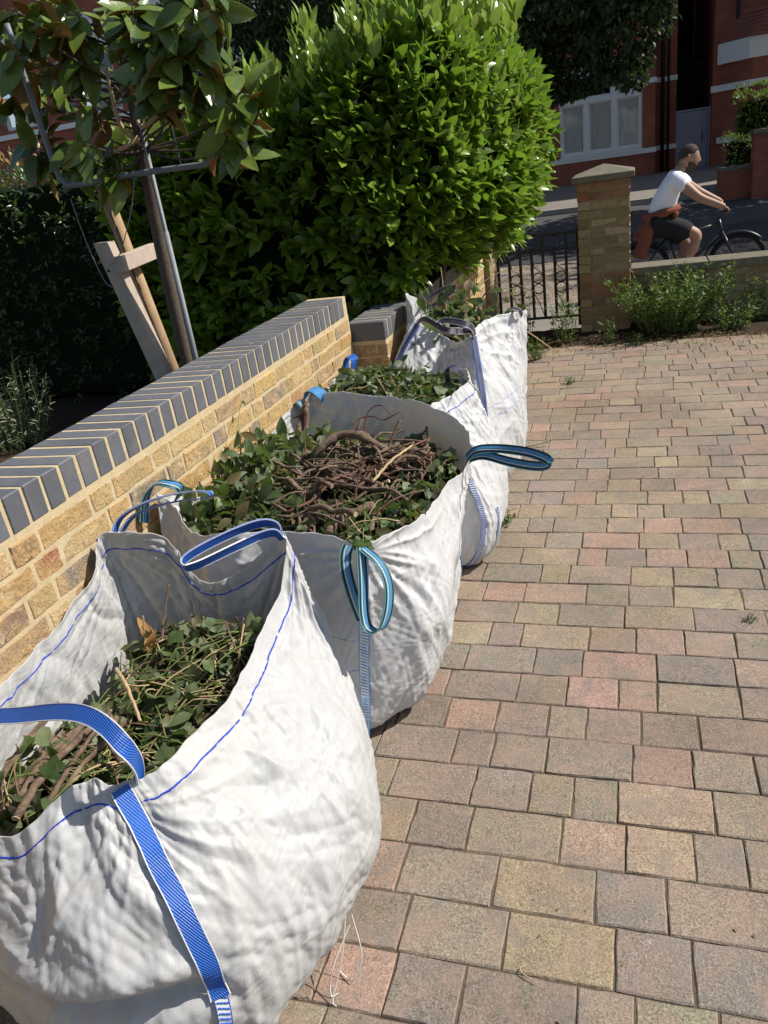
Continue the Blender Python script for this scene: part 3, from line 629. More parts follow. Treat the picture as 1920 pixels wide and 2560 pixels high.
loop(b1.root, 'lifting_loop', [(-0.985, 1.82, 0.745), (-1.0, 1.82, .785), (-1.035, 1.79, 0.805), (-1.085, 1.7, 0.815), (-1.135, 1.60, 0.815), (-1.155, 1.555, 0.805), (-1.135, 1.565, 0.785), (-1.07, 1.67, 0.785), (-1.01, 1.79, 0.775), (-0.985, 1.815, 0.74)], 0.036, 'strap_blue', (0.2, -.45, .8), 'strap_edge')
loop(b1.root, 'lifting_loop', [(-1.48, 1.70, 0.80), (-1.46, 1.74, 0.85), (-1.38, 1.79, 0.88), (-1.29, 1.84, 0.885), (-1.225, 1.86, 0.875), (-1.235, 1.86, 0.855), (-1.32, 1.84, 0.855), (-1.43, 1.77, 0.845), (-1.475, 1.71, 0.79)], 0.034, 'strap_blue', (0.15, -0.85, .35), 'strap_edge')
loop(b1.root, 'lifting_loop', [(-1.46, 1.0, 0.66), (-1.39, 1.02, 0.70), (-1.27, 1.015, 0.725), (-1.15, 1.0, 0.76), (-1.06, 0.985, 0.775), (-0.995, 0.965, 0.765), (-0.955, .95, 0.738), (-0.948, .957, 0.705), (-0.965, .98, 0.65), (-0.995, 1.0, 0.58), (-1.03, 1.02, 0.50)], 0.037, 'strap_blue', (0.05, 0.75, .65), 'strap_edge')

# bag 2
b2 = Bag('branches', 'white bulk bag with teal and black striped straps, heaped with cut branches', [
 ((-.63, 2.35, .65), (-.77, 2.3), (-.60, 2.18, .33)), ((-.59, 2.52, .66), (-.77, 2.52), (-.63, 2.48, .36)), ((-.575, 2.62, .70), (-.79, 2.66), (-.67, 2.66, .36)), ((-.61, 2.70, .77), (-.86, 2.78), (-.74, 2.78, .4)),
 ((-.74, 2.79, .81), (-.95, 2.84), (-.85, 2.86, .45)), ((-.89, 2.93, .81), (-1.06, 2.88), (-1.0, 2.92, .45)), ((-1.06, 2.985, .815), (-1.2, 2.88), (-1.15, 2.93, .45)), ((-1.28, 3.04, .825), (-1.33, 2.86), (-1.33, 2.92, .45)),
 ((-1.415, 3.06, .80), (-1.44, 2.8), (-1.46, 2.86, .4)), ((-1.49, 2.65, .69), (-1.47, 2.55), (-1.5, 2.55, .4)), ((-1.5, 2.25, .69), (-1.48, 2.2), (-1.5, 2.2, .4)), ((-1.49, 1.97, .82), (-1.45, 1.95), (-1.49, 1.9, .4)),
 ((-1.44, 1.96, .80), (-1.38, 1.92), (-1.42, 1.86, .4)), ((-1.36, 1.905, .735), (-1.3, 1.9), (-1.34, 1.83, .4)), ((-1.25, 1.86, .73), (-1.2, 1.88), (-1.24, 1.8, .4)), ((-1.01, 1.91, .715), (-1.05, 1.86), (-1.04, 1.82, .4)),
 ((-.85, 1.905, .70), (-.94, 1.86), (-.9, 1.83, .38)), ((-.755, 1.86, .705), (-.865, 1.86), (-.80, 1.83, .33)), ((-.68, 2.0, .69), (-.80, 1.98), (-.665, 1.90, .30)), ((-.64, 2.15, .67), (-.775, 2.12), (-.605, 2.02, .31))], 2, wr=0.9, mat='bag_cloth_clean', folds=[(17, .97, .020, .35), (2, .95, .020, .3), (11, .95, .016, .3), (8, .95, .016, .3)])
b2.strap(17, 0.97, 0.02, 0.030, 'strap_edge', 'strap_skyblue', 0.004, zigzag='strap_skyblue'); b2.strap(2, 0.9, 0.05, 0.024, 'strap_edge', 'strap_skyblue', 0.004, zigzag='strap_skyblue')
b2.stitch(0.55, 0.0016, 15.6, 17, 'thread_blue'); b2.stitch(0.40, 0.0016, 15.6, 17, 'thread_blue')
AX = (0.62, -0.12, 0.1)
loop(b2.root, 'lifting_loop', [(-0.785, 1.82, 0.72), (-0.79, 1.80, 0.70), (-0.785, 1.775, 0.66), (-0.765, 1.745, 0.60), (-0.75, 1.745, 0.52)], 0.034, 'strap_teal', (0.9, 0.35, 0.1), None, 40, stripes=TEAL)
loop(b2.root, 'lifting_loop', [(-0.74, 1.80, 0.725), (-0.728, 1.745, 0.65), (-0.722, 1.70, 0.58), (-0.705, 1.672, 0.54), (-0.67, 1.672, 0.54), (-0.652, 1.705, 0.58), (-0.655, 1.75, 0.64), (-0.685, 1.78, 0.69), (-0.735, 1.805, 0.72)], 0.034, 'strap_teal', (0.45, 0.85, -0.1), None, 60, stripes=TEAL)
loop(b2.root, 'lifting_loop', [(-0.585, 2.56, 0.69), (-0.545, 2.55, 0.725), (-0.46, 2.53, 0.735), (-0.355, 2.465, 0.745), (-0.285, 2.41, 0.742), (-0.275, 2.39, 0.728), (-0.32, 2.42, 0.71), (-0.42, 2.49, 0.70), (-0.52, 2.56, 0.70), (-0.58, 2.58, 0.68)], 0.034, 'strap_teal', (-0.1, 0.75, 0.65), None, 60, stripes=TEAL)
loop(b2.root, 'lifting_loop', [(-1.50, 1.88, 0.76), (-1.495, 1.92, 0.83), (-1.46, 1.94, 0.87), (-1.41, 1.93, 0.875), (-1.38, 1.95, 0.85), (-1.42, 1.97, 0.80)], 0.034, 'strap_teal', (0.2, 0.9, 0.2), None, 40, stripes=TEAL)
loop(b2.root, 'lifting_loop', [(-1.43, 3.03, 0.74), (-1.44, 3.02, 0.78), (-1.41, 3.0, 0.80), (-1.385, 3.0, 0.76), (-1.40, 3.02, 0.73)], 0.034, 'strap_teal', (0.3, 0.9, 0.2), None, 30, stripes=TEAL)

# bag 3
b3 = Bag('leaves', 'low white bulk bag of green leaves squeezed between branch bag and farthest bag', [
 ((-.765, 3.2, .74), (-.70, 3.2), (-.575, 3.2, .28)), ((-.73, 3.33, .755), (-.73, 3.36), (-.575, 3.36, .26)), ((-.76, 3.48, .77), (-.78, 3.5), (-.68, 3.5, .4)), ((-.95, 3.66, .72), (-.95, 3.58), (-.93, 3.62, .4)),
 ((-1.2, 3.68, .70), (-1.2, 3.6), (-1.2, 3.64, .4)), ((-1.44, 3.7, .75), (-1.4, 3.6), (-1.45, 3.64, .4)), ((-1.49, 3.4, .68), (-1.46, 3.35), (-1.5, 3.35, .4)), ((-1.44, 3.13, .68), (-1.4, 3.06), (-1.44, 3.05, .4)),
 ((-1.15, 3.10, .66), (-1.15, 3.0), (-1.15, 3.0, .4)), ((-.885, 3.03, .715), (-.80, 2.97), (-.69, 2.94, .28)), ((-.82, 3.1, .735), (-.71, 3.04), (-.585, 3.02, .26))], 3, 420, 170, 0.9, 'bag_cloth_clean', folds=[(9.5, .95, .018, .3), (2, .95, .018, .3)])
b3.stitch(0.93, 0.0026); b3.strap(9.3, 0.6, 0.02, 0.022, 'strap_edge', 'strap_blue', 0.004, zigzag='strap_blue'); b3.strap(10.2, 0.35, 0.01, 0.020, 'strap_blue', 'strap_edge', 0.004, zigzag='strap_edge')
loop(b3.root, 'lifting_loop', [(-1.44, 3.69, 0.71), (-1.44, 3.71, 0.77), (-1.42, 3.72, 0.815), (-1.375, 3.67, 0.81), (-1.385, 3.66, 0.76), (-1.41, 3.66, 0.71)], 0.05, 'strap_blue', (0.3, 0.9, 0.1), None, 40)
loop(b3.root, 'lifting_loop', [(-1.42, 3.10, 0.72), (-1.40, 3.08, 0.80), (-1.375, 3.06, 0.835), (-1.335, 3.04, 0.835), (-1.31, 3.05, 0.80), (-1.33, 3.1, 0.74)], 0.055, 'strap_skyblue', (0.35, 0.9, 0.1), None, 40)
loop(b3.root, 'lifting_loop', [(-0.84, 3.44, 0.73), (-0.825, 3.38, 0.80), (-0.79, 3.35, 0.825), (-0.76, 3.34, 0.80), (-0.745, 3.36, 0.74)], 0.030, 'strap_dark', (0.55, 0.8, 0.15), 'strap_skyblue', 40)

# bag 4
b4 = Bag('far', 'farthest and tallest white bulk bag with dark purple straps, bramble stems sticking out', [
 ((-.62, 4.33, .85), (-.72, 4.22), (-.605, 4.18, .42)), ((-.605, 4.47, .83), (-.75, 4.45), (-.63, 4.44, .45)), ((-.84, 4.64, .75), (-.9, 4.55), (-.84, 4.6, .45)), ((-1.08, 4.7, .76), (-1.1, 4.58), (-1.08, 4.62, .45)),
 ((-1.26, 4.66, .90), (-1.26, 4.5), (-1.28, 4.55, .45)), ((-1.285, 4.44, .985), (-1.28, 4.3), (-1.3, 4.35, .45)), ((-1.225, 4.31, .94), (-1.3, 4.1), (-1.305, 4.12, .45)), ((-1.165, 4.225, .86), (-1.28, 3.86), (-1.335, 3.93, .50)),
 ((-1.0, 4.15, .785), (-1.1, 3.78), (-1.08, 3.78, .42)), ((-.92, 4.0, .785), (-.95, 3.74), (-.92, 3.70, .42)), ((-.80, 3.93, .83), (-.79, 3.74), (-.725, 3.675, .46)), ((-.80, 4.06, .85), (-.74, 3.9), (-.625, 3.93, .40)), ((-.72, 4.19, .87), (-.72, 4.06), (-.60, 4.05, .40))], 4, 460, 180, 0.9, 'bag_cloth_clean', folds=[(7, .97, .022, .3), (10, .97, .022, .35), (0, .97, .016, .3)])
b4.strap(7, 0.99, 0.3, 0.026, 'strap_dark', 'strap_blue', 0.005); b4.strap(10, 0.99, 0.12, 0.026, 'strap_dark', 'strap_blue', 0.005)
b4.stitch(0.56, 0.0016, 10.2, 13, 'thread_blue'); b4.stitch(0.49, 0.0016, 10.2, 13, 'thread_blue')
loop(b4.root, 'lifting_loop', [(-1.17, 4.22, 0.86), (-1.10, 4.12, 0.895), (-1.02, 4.0, 0.89), (-0.93, 3.86, 0.875), (-0.85, 3.83, 0.875), (-0.80, 3.90, 0.86), (-.79, 3.92, .83)], 0.030, 'strap_dark', (0.15, 0.5, 0.85), 'strap_edge', 50)
loop(b4.root, 'lifting_loop', [(-0.79, 3.92, 0.84), (-0.80, 3.86, 0.895), (-0.88, 3.87, 0.92), (-0.94, 3.88, 0.925), (-0.965, 3.87, 0.91), (-0.94, 3.84, 0.895), (-0.89, 3.82, 0.885), (-0.82, 3.87, 0.87), (-.79, 3.92, .83)], 0.030, 'strap_dark', (0.15, 0.5, 0.85), 'strap_edge', 60)
loop(b4.root, 'lifting_loop', [(-1.25, 4.65, 0.87), (-1.16, 4.55, 0.94), (-1.05, 4.43, 0.995), (-0.97, 4.38, 1.005), (-0.99, 4.41, 0.985), (-1.10, 4.54, 0.91), (-1.22, 4.66, 0.85)], 0.030, 'strap_dark', (0.3, 0.4, 0.85), 'strap_edge', 50)
loop(b4.root, 'lifting_loop', [(-0.68, 4.42, 0.80), (-0.68, 4.36, 0.855), (-0.645, 4.31, 0.875), (-0.61, 4.28, 0.87), (-0.60, 4.32, 0.83)], 0.030, 'strap_dark', (0.4, 0.85, 0.2), 'strap_edge', 40)
# ------------------------------------------------------------------ leaves
def leaf_template(W, fold=0.25, curl=0.15, st=5, tip=0.0, point=0.8):
    """pointed oval leaf of length 1 along +x; W = width; two halves folded along the midrib; triangles"""
    xs = np.linspace(0, 1, st + 1); v = []; f = []
    for i, x in enumerate(xs):
        h = W / 2 * (math.sin(math.pi * min(1, x ** point)) ** 0.8 if 0 < x < 1 else 0.0); zc = -curl * x * x + curl * 0.3 * x
        v += [(x, 0, zc), (x, h, zc + fold * h), (x, -h, zc + fold * h)]
    for i in range(st):
        a, b = i * 3, i * 3 + 3
        if i == 0: f += [(a, b, b + 1), (a, b + 2, b)]
        elif i == st - 1: f += [(a, b, a + 1), (a, a + 2, b)]
        else: f += [(a, b, b + 1), (a, b + 1, a + 1), (a, a + 2, b + 2), (a, b + 2, b)]
    return np.array(v), np.array(f)
def lobed_template(lobes=5, depth=0.28, fold=0.12):
    """broad vine-like leaf, stalk end at origin"""
    n = lobes * 4; v = [(0.42, 0, 0.03)]; f = []
    for i in range(n):
        a = -math.pi + 2 * math.pi * (i + 0.5) / n; ph = (a + math.pi) / (2 * math.pi) * lobes
        r = 0.5 * (1 - depth * (0.5 - 0.5 * math.cos(2 * math.pi * ph))) * (1 - 0.35 * max(0, -math.cos(a)) ** 3)
        v.append((0.42 + r * math.cos(a) * 1.1, r * math.sin(a), fold * abs(r * math.sin(a)) + 0.05 * math.sin(3 * a) - 0.12 * (0.42 + r * math.cos(a)) ** 2))
    f = [(0, 1 + i, 1 + (i + 1) % n) for i in range(n)]
    return np.array(v), np.array(f)
def leaf_material(name, stops, rough=0.35, spec=0.5, trans=0.25, tcol=(0.25, 0.40, 0.05), island=True, bump=0.25, spots=0.0):
    t = NT(name); p = t.pos(); rnd = t.N('NewGeometry').outputs['Random Per Island'] if island else t.N('ObjectInfo').outputs['Random']
    c = t.ramp(rnd, [(i / max(1, len(stops) - 1), s_) for i, s_ in enumerate(stops)])
    n = t.noise(p, 38, 3); c = t.mix(0.6, c, t.ramp(n, [(0.3, (0.7, 0.72, 0.7)), (0.7, (1.2, 1.18, 1.1))]), 'MULTIPLY')
    if spots: c = t.mix(t.math('MULTIPLY', t.ramp(t.noise(p, 60, 2), [(0.66, (0, 0, 0)), (0.72, (1, 1, 1))]), spots), c, (0.20, 0.12, 0.05))
    nrm = t.bump(t.noise(p, 55, 3), bump, 0.004); t.set(c, rough, nrm, spec)
    MAT[name] = t.translucent(t.mix(0.6, c, tcol), trans, nrm); return MAT[name]
leaf_material('clip_leaf', [(0.030, 0.055, 0.016), (0.055, 0.092, 0.028), (0.085, 0.125, 0.042), (0.15, 0.185, 0.095), (0.21, 0.235, 0.14), (0.045, 0.075, 0.026), (0.16, 0.11, 0.05), (0.07, 0.10, 0.035), (0.12, 0.16, 0.07)], 0.5, 0.35, 0.22, spots=0.4)
leaf_material('clip_leaf_piece', [(0.034, 0.062, 0.018), (0.060, 0.095, 0.030), (0.085, 0.120, 0.045), (0.16, 0.19, 0.095), (0.05, 0.080, 0.028)], 0.5, 0.35, 0.22, island=False, spots=0.4)
leaf_material('dry_leaf', [(0.36, 0.19, 0.07), (0.46, 0.27, 0.10)], 0.7, 0.2, 0.25, (0.5, 0.25, 0.05), island=False)
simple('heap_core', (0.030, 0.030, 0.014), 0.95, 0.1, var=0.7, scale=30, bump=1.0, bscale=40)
LOB, OVAL = lobed_template(), leaf_template(0.5, 0.3, 0.25, 4)
def rand_dirs(n, rng, up=0.0):
    d = rng.normal(size=(n, 3)); d[:, 2] += up; return d / np.linalg.norm(d, axis=1)[:, None]
def inside(poly, pts):
    x, y = pts[:, 0], pts[:, 1]; r = np.zeros(len(pts), bool); j = len(poly) - 1
    for i in range(len(poly)):
        c = ((poly[i, 1] > y) != (poly[j, 1] > y)) & (x < (poly[j, 0] - poly[i, 0]) * (y - poly[i, 1]) / (poly[j, 1] - poly[i, 1] + 1e-12) + poly[i, 0]); r ^= c; j = i
    return r
HEAP_LEAF = [mesh_from('leaf', *LOB, True), mesh_from('leaf', *OVAL, True), mesh_from('leaf', *lobed_template(3, 0.35, 0.3), True)]
for me in HEAP_LEAF: me.materials.append(MAT['clip_leaf_piece'])
def heap(bag, label, zfun, nleaf, npieces, seed, size=(0.05, 0.09), vref=0.8, shrink=0.95, stems=20, lift=0.05, margin=0.045, avoid=None):
    rng = np.random.default_rng(seed); ring = []
    for i in range(0, bag.nu, 6):
        col = bag.G[i]; zz = zfun(col[int(vref * (bag.nv - 1)), 0], col[int(vref * (bag.nv - 1)), 1]) + 0.03; j = int(np.argmin(np.abs(col[:, 2] - min(zz, col[-1, 2] - .02)) + 0.2 * (np.arange(bag.nv) < bag.nv * .4))); ring.append(col[j])
    ring = np.array(ring); c = ring.mean(0); dd = np.linalg.norm(ring - c, axis=1)[:, None]; poly = c + (ring - c) * np.clip((dd - margin) / dd, .3, 1); poly = poly[:, :2]
    root = empty('clippings_heap', (c[0], c[1], 0.3)); tag(root, label, 'clippings', 'heaps of clippings in the bags')
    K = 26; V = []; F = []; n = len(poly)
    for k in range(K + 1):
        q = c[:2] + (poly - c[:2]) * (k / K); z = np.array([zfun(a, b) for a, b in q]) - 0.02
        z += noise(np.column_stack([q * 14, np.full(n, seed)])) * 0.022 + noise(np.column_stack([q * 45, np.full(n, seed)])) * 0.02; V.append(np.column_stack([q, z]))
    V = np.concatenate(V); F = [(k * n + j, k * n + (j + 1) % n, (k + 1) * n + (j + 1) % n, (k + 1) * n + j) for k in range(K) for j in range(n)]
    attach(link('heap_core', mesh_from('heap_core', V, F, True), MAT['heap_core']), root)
    lo, hi = poly.min(0), poly.max(0)
    def scatter(m):
        out = np.zeros((0, 2))
        while len(out) < m: p = rng.uniform(lo, hi, (m * 2, 2)); k_ = inside(poly, p); k_ = k_ if avoid is None else k_ & (~avoid(p[:, 0], p[:, 1]) | (rng.random(len(p)) < .12)); out = np.concatenate([out, p[k_]])
        return out[:m]
    p = scatter(nleaf); z = np.array([zfun(a, b) for a, b in p]) + rng.uniform(-0.03, lift, nleaf) * rng.uniform(0.3, 1, nleaf)
    loc = np.column_stack([p, z]); half = nleaf // 2
    mats = frames(rand_dirs(nleaf, rng) * np.array((1, 1, 0.55)), rand_dirs(nleaf, rng, 1.1), rng.uniform(size[0], size[1], nleaf))
    for i, (T, sl) in enumerate(((LOB, slice(0, half)), (OVAL, slice(half, None)))):
        o = attach(link('leaf_litter', instance_mesh('leaf_litter', T[0], T[1], mats[sl], loc[sl], True), MAT['clip_leaf']), root); o['kind'] = 'stuff'
    p = scatter(npieces); d = rand_dirs(npieces, rng) * np.array((1, 1, 0.4)); nn = rand_dirs(npieces, rng, 1.8); fr = frames(d, nn, rng.uniform(size[0], size[1] * 1.15, npieces))
    for i in range(npieces):
        o = link('leaf', HEAP_LEAF[i % 3], None, root); mw = Matrix(fr[i].tolist()).to_4x4(); mw.translation = Vector((p[i, 0], p[i, 1], zfun(*p[i]) + rng.uniform(0.01, lift + 0.01))) - root.location
        o.matrix_local = mw
    for i in range(stems):
        a = scatter(1)[0]; th = rng.uniform(0, 2 * math.pi); L_ = rng.uniform(0.14, 0.42); pts = []
        bend = rng.uniform(-0.35, 0.35)
        for k in range(6):
            t = k / 5 - 0.5; q = a + L_ * np.array((math.cos(th + bend * t), math.sin(th + bend * t))) * t
            if not inside(poly, q[None])[0]: q = pts[-1][:2] if pts else a
            pts.append((q[0], q[1], zfun(*q) + 0.02 + 0.045 * rng.random() * (1 - abs(t)) + 0.02 * t))
        m = MB(); m.tube(catmull(pts, 14), np.linspace(0.0026, 0.0013, 14) * rng.uniform(0.6, 1.3), 5)
        attach(m.obj('stem', MAT[('green_stem', 'twig', 'green_stem', 'pale_twig')[i % 4]], smooth=True), root)
    return root, poly, scatter, rng
def z1(x, y): return 0.455 + 0.05 * max(0, min(1, (y - 1.45) / .2)) + 0.05 * math.exp(-((x + 1.38) ** 2 + (y - 1.0) ** 2) / 0.04) + 0.04 * math.exp(-((x + 1.15) ** 2 + (y - 1.5) ** 2) / 0.05)
def z2(x, y): return 0.62 + 0.055 * math.exp(-((x + 1.0) ** 2 + (y - 2.5) ** 2) / 0.09) + 0.06 * math.exp(-((x + 1.42) ** 2 + (y - 2.35) ** 2) / 0.06)
def z3(x, y): return 0.68 + 0.07 * math.exp(-((x + 1.2) ** 2 + (y - 3.45) ** 2) / 0.06)
def z4(x, y): return 0.72 + 0.07 * math.exp(-((x + 1.02) ** 2 + (y - 4.42) ** 2) / 0.06)
h1 = heap(b1, 'shaded heap of ivy leaves and stems inside the nearest bag', z1, 1000, 70, 11, (0.028, 0.07), 0.72, 0.97, 130, 0.06, 0.118)
h2 = heap(b2, 'green leaves lying around and under the branches in the branch bag', z2, 1000, 80, 12, (0.035, 0.075), 0.85, 0.97, 60, 0.05, avoid=lambda x, y: ((x + .95) / .21) ** 2 + ((y - 2.47) / .24) ** 2 < 1)
h3 = heap(b3, 'mound of small green leaves and twigs topping the low bag', z3, 1000, 60, 13, (0.03, 0.06), 0.85, 0.98, 30, 0.07)
h4 = heap(b4, 'tangle of bramble leaves in the farthest bag', z4, 420, 40, 14, (0.04, 0.075), 0.85, 0.95, 44, 0.10)
# leafy spill over the bag's low side against the wall
rng = np.random.default_rng(5); n = 320; loc = np.column_stack([rng.uniform(-1.49, -1.22, n), rng.uniform(2.0, 2.85, n), np.zeros(n)]); loc[:, 2] = 0.68 + 0.10 * rng.random(n) * np.exp(-((loc[:, 1] - 2.45) / 0.35) ** 2)
o = attach(link('leaf_litter', instance_mesh('leaf_litter', *OVAL, frames(rand_dirs(n, rng), rand_dirs(n, rng, 1.0), rng.uniform(0.05, 0.095, n)), loc, True), MAT['clip_leaf']), h2[0]); o['kind'] = 'stuff'
# one dried brown leaf bunch, standing in the near heap
dl = empty('dried_leaf', (-1.33, 1.54, 0.56)); tag(dl, 'curled brown dried leaf sticking up in the nearest bag', 'leaf')
for i, (p, d, nn, s) in enumerate((((-1.335, 1.52, 0.51), (0.02, 0.06, 0.1), (1, -1, .2), .085), ((-1.33, 1.54, 0.55), (-.03, .03, .1), (1, -.6, .1), .075), ((-1.325, 1.53, 0.535), (.05, .0, .08), (.6, -1, .3), .06))):
    T = leaf_template(0.45, 0.9, 0.5, 4); me = mesh_from('blade', *T, True); me.materials.append(MAT['dry_leaf']); o = link('blade', me, None, dl)
    mw = Matrix(frames(np.array([d]), np.array([nn]), [s])[0].tolist()).to_4x4(); mw.translation = Vector(p) - dl.location; o.matrix_local = mw
m = MB(); m.tube([(-1.335, 1.52, .46), (-1.335, 1.525, .53), (-1.33, 1.55, .63)], .0025, 5); attach(m.obj('stalk', MAT['pale_twig']), dl)

# ------------------------------------------------------------------ cut branches: every one a thing of its own
t = NT('branch_bark'); p = t.pos(); nz = t.noise(p, 26, 4, 0.6); c = t.ramp(nz, [(0.25, (0.085, 0.055, 0.038)), (0.5, (0.175, 0.118, 0.080)), (0.75, (0.30, 0.22, 0.16))])
MAT['branch_bark'] = t.set(c, 0.8, t.bump(t.noise(p, 70, 5, 0.75), 1.0, 0.008), 0.2)
def branch(pts, r0, r1, label, group=None, mat='branch_bark', name='cut_branch', cut=True, n=22, knots=True, seed=0):
    P = catmull(pts, n); rr = random.Random(seed); rad = np.linspace(r0, r1, n)
    if knots:
        P[1:-1] += np.array([[rr.gauss(0, 1) for _ in range(3)] for _ in range(n - 2)]) * r0 * 0.16
        for _ in range(max(1, n // 9)): k = rr.randrange(1, n - 1); rad[k] *= rr.uniform(1.12, 1.35)
    c = P.mean(0); root = empty(name, tuple(c)); tag(root, label, 'branch', group)
    m = MB(); m.tube(P, list(rad), 8)
    if r0 > .0045:                                                       # snapped side shoots and stubs
        for _ in range(rr.randrange(1, 4)):
            k = rr.randrange(2, n - 2); d = Vector((rr.gauss(0, 1), rr.gauss(0, 1), rr.gauss(.3, .7))).normalized(); L_ = rr.uniform(.015, .07); q = Vector(P[k]); m.tube([q, q + d * L_ * .5 + Vector((0, 0, rr.uniform(-.006, .006))), q + d * L_], [rad[k] * .45, rad[k] * .36, rad[k] * .28], 5)
    attach(m.obj('bark', MAT[mat], smooth=True), root)
    if cut and r0 > 0.006:
        for e, k in ((0, 1), (-1, -2)):
            d = Vector(P[e] - P[k]).normalized(); r = rad[e] * 0.97; q = Vector(P[e]); m = MB(); m.tube([q - d * 0.001, q + d * 0.0015], r, 8); attach(m.obj('cut_end', MAT['cut_wood']), root)
    return root
BR = 'cut branches piled in the branch bag'
branch([(-.86, 2.57, .70), (-.97, 2.57, .775), (-1.07, 2.58, .785), (-1.14, 2.53, .75), (-1.23, 2.50, .68)], .015, .019, 'thick arched brown branch topping the pile in the branch bag', BR, seed=1)
branch([(-1.13, 2.14, .62), (-1.19, 2.36, .67), (-1.29, 2.64, .70), (-1.33, 2.82, .76), (-1.325, 2.89, .82)], .0165, .015, 'long bent branch leaning up to the back left corner of the branch bag', BR, seed=2)
branch([(-1.28, 2.68, .68), (-1.30, 2.80, .76), (-1.315, 2.87, .84)], .013, .012, 'stout upright stub beside the corner of the branch bag', BR, seed=3)
branch([(-.91, 2.61, .69), (-.86, 2.69, .80)], .006, .006, 'thin straight stick with pale cut tip pointing up', BR, seed=4, knots=False)
branch([(-1.49, 2.57, .72), (-1.42, 2.57, .72), (-1.34, 2.52, .71), (-1.27, 2.50, .70)], .008, .010, 'pale-tipped branch reaching left over the leaves to the wall', BR, seed=5)
branch([(-1.26, 2.19, .64), (-1.30, 2.33, .68), (-1.335, 2.48, .71)], .010, .008, 'left prong of the forked branch standing in the leaves', BR, seed=6)
branch([(-1.25, 2.20, .64), (-1.25, 2.32, .69), (-1.22, 2.42, .71)], .008, .006, 'right prong of the forked branch standing in the leaves', BR, seed=7)
branch([(-.86, 2.29, .715), (-.82, 2.42, .745), (-.78, 2.54, .75)], .0055, .004, 'pale straight twig lying across the top of the branch pile', BR, 'pale_twig', cut=False, seed=8)
branch([(-.93, 2.02, .66), (-.90, 2.10, .67), (-.83, 2.18, .68)], .016, .015, 'short thick log end at the front of the branch pile', BR, seed=9)
branch([(-1.04, 2.03, .65), (-1.02, 2.10, .66), (-.96, 2.16, .64)], .017, .017, 'stubby knotted log half buried at the front of the pile', BR, seed=10)
rb = random.Random(33)
def in_pile(): return rb.gauss(-.94, .15), rb.gauss(2.45, .17)
for i in range(95):
    x, y = in_pile(); x = min(-.76, max(-1.22, x)); y = min(2.72, max(2.1, y)); th = rb.gauss(0.2, 0.9); L_ = rb.uniform(.16, .42); r = rb.choice((.0025, .003, .004, .005, .006, .008, .011)); pts = []
    bend = rb.uniform(-.38, .38); z = z2(x, y) + .015 + rb.random() * .06
    for k in range(5):
        s = (k / 4 - .5) * L_; a = th + bend * (k / 4 - .5); px, py = x + s * math.cos(a), y + s * math.sin(a)
        if py > 2.80: py = 2.80
        px = min(px, -.70 - max(0, py - 2.5) * 0.3); px = max(px, -1.44); py = max(py, 1.98)
        pts.append((px, py, z + .03 * rb.uniform(-1, 1)))
    red = rb.random() > .92; q_ = np.mean(pts, axis=0); wy = 'back' if q_[1] > 2.55 else 'front' if q_[1] < 2.33 else 'middle'; wx_ = 'left' if q_[0] < -1.06 else 'right' if q_[0] > -.88 else 'centre'
    lab = f"{'thick' if r >= .010 else 'slim' if r >= .006 else 'thin'} {'reddish' if red else 'brown'} branch lying {'lengthwise' if abs(math.sin(th)) > .7 else 'crosswise'} in the {wy} {wx_} of the branch pile"
    branch(pts, r, r * rb.uniform(.6, .9), lab, BR, 'red_twig' if red else 'branch_bark', seed=50 + i, n=14)
# side shoots rising from the pile
for i, pts in enumerate(([(-1.0, 2.62, .74), (-.98, 2.68, .84), (-.93, 2.70, .86), (-.88, 2.66, .83)], [(-1.05, 2.62, .74), (-1.04, 2.70, .80), (-.98, 2.72, .81), (-.93, 2.70, .80), (-.86, 2.70, .83)], [(-1.24, 2.6, .7), (-1.245, 2.66, .78), (-1.24, 2.7, .85)], [(-.90, 2.2, .68), (-.895, 2.25, .74), (-.88, 2.30, .79)])):
    branch(pts, .0035, .002, ('kinked thin shoot curling above the back of the branch pile', 'wiry shoot zigzagging below the kinked shoot', 'thin upright reddish shoot near the wall side of the pile', 'short red shoot standing in the middle of the pile')[i], BR, 'red_twig', cut=False, seed=150 + i, n=16)
ST = 'sticks in the near bag'
for i in range(11):
    x0 = -1.40 + .018 * i + rb.uniform(-.01, .01); y0 = .93 + rb.uniform(-.03, .05); z0 = .50 + rb.uniform(-.01, .04)
    branch([(x0, y0, z0), (x0 - .01, y0 + .13, z0 + .02), (x0 - .01 + rb.uniform(-.03, .03), y0 + .30, z0 + .015)], rb.uniform(.005, .011), rb.uniform(.004, .008), ('leftmost', 'second', 'third', 'fourth', 'fifth', 'sixth', 'seventh', 'eighth', 'ninth', 'tenth', 'rightmost')[i] + ' brown stick, counted from the left, in the bundle inside the nearest bag', ST, seed=200 + i, n=14)
branch([(-1.36, 1.42, .54), (-1.26, 1.33, .56), (-1.15, 1.22, .55)], .006, .004, 'straight tan stick across the leaves in the nearest bag', ST, 'pale_twig', seed=230)
branch([(-1.22, 1.22, .55), (-1.18, 1.14, .56), (-1.13, 1.10, .53)], .008, .007, 'crooked short stick in the middle of the nearest bag', ST, seed=231)
branch([(-1.30, 1.55, .53), (-1.31, 1.62, .60), (-1.30, 1.66, .67)], .004, .003, 'dark stem standing at the back of the nearest bag', ST, seed=232, cut=False)
branch([(-.68, 4.36, .80), (-.62, 4.55, .70), (-.56, 5.1, .47), (-.52, 5.65, .25)], .0045, .003, 'long thin stem arching from the farthest bag over the drive', None, 'pale_twig', seed=233, cut=False)
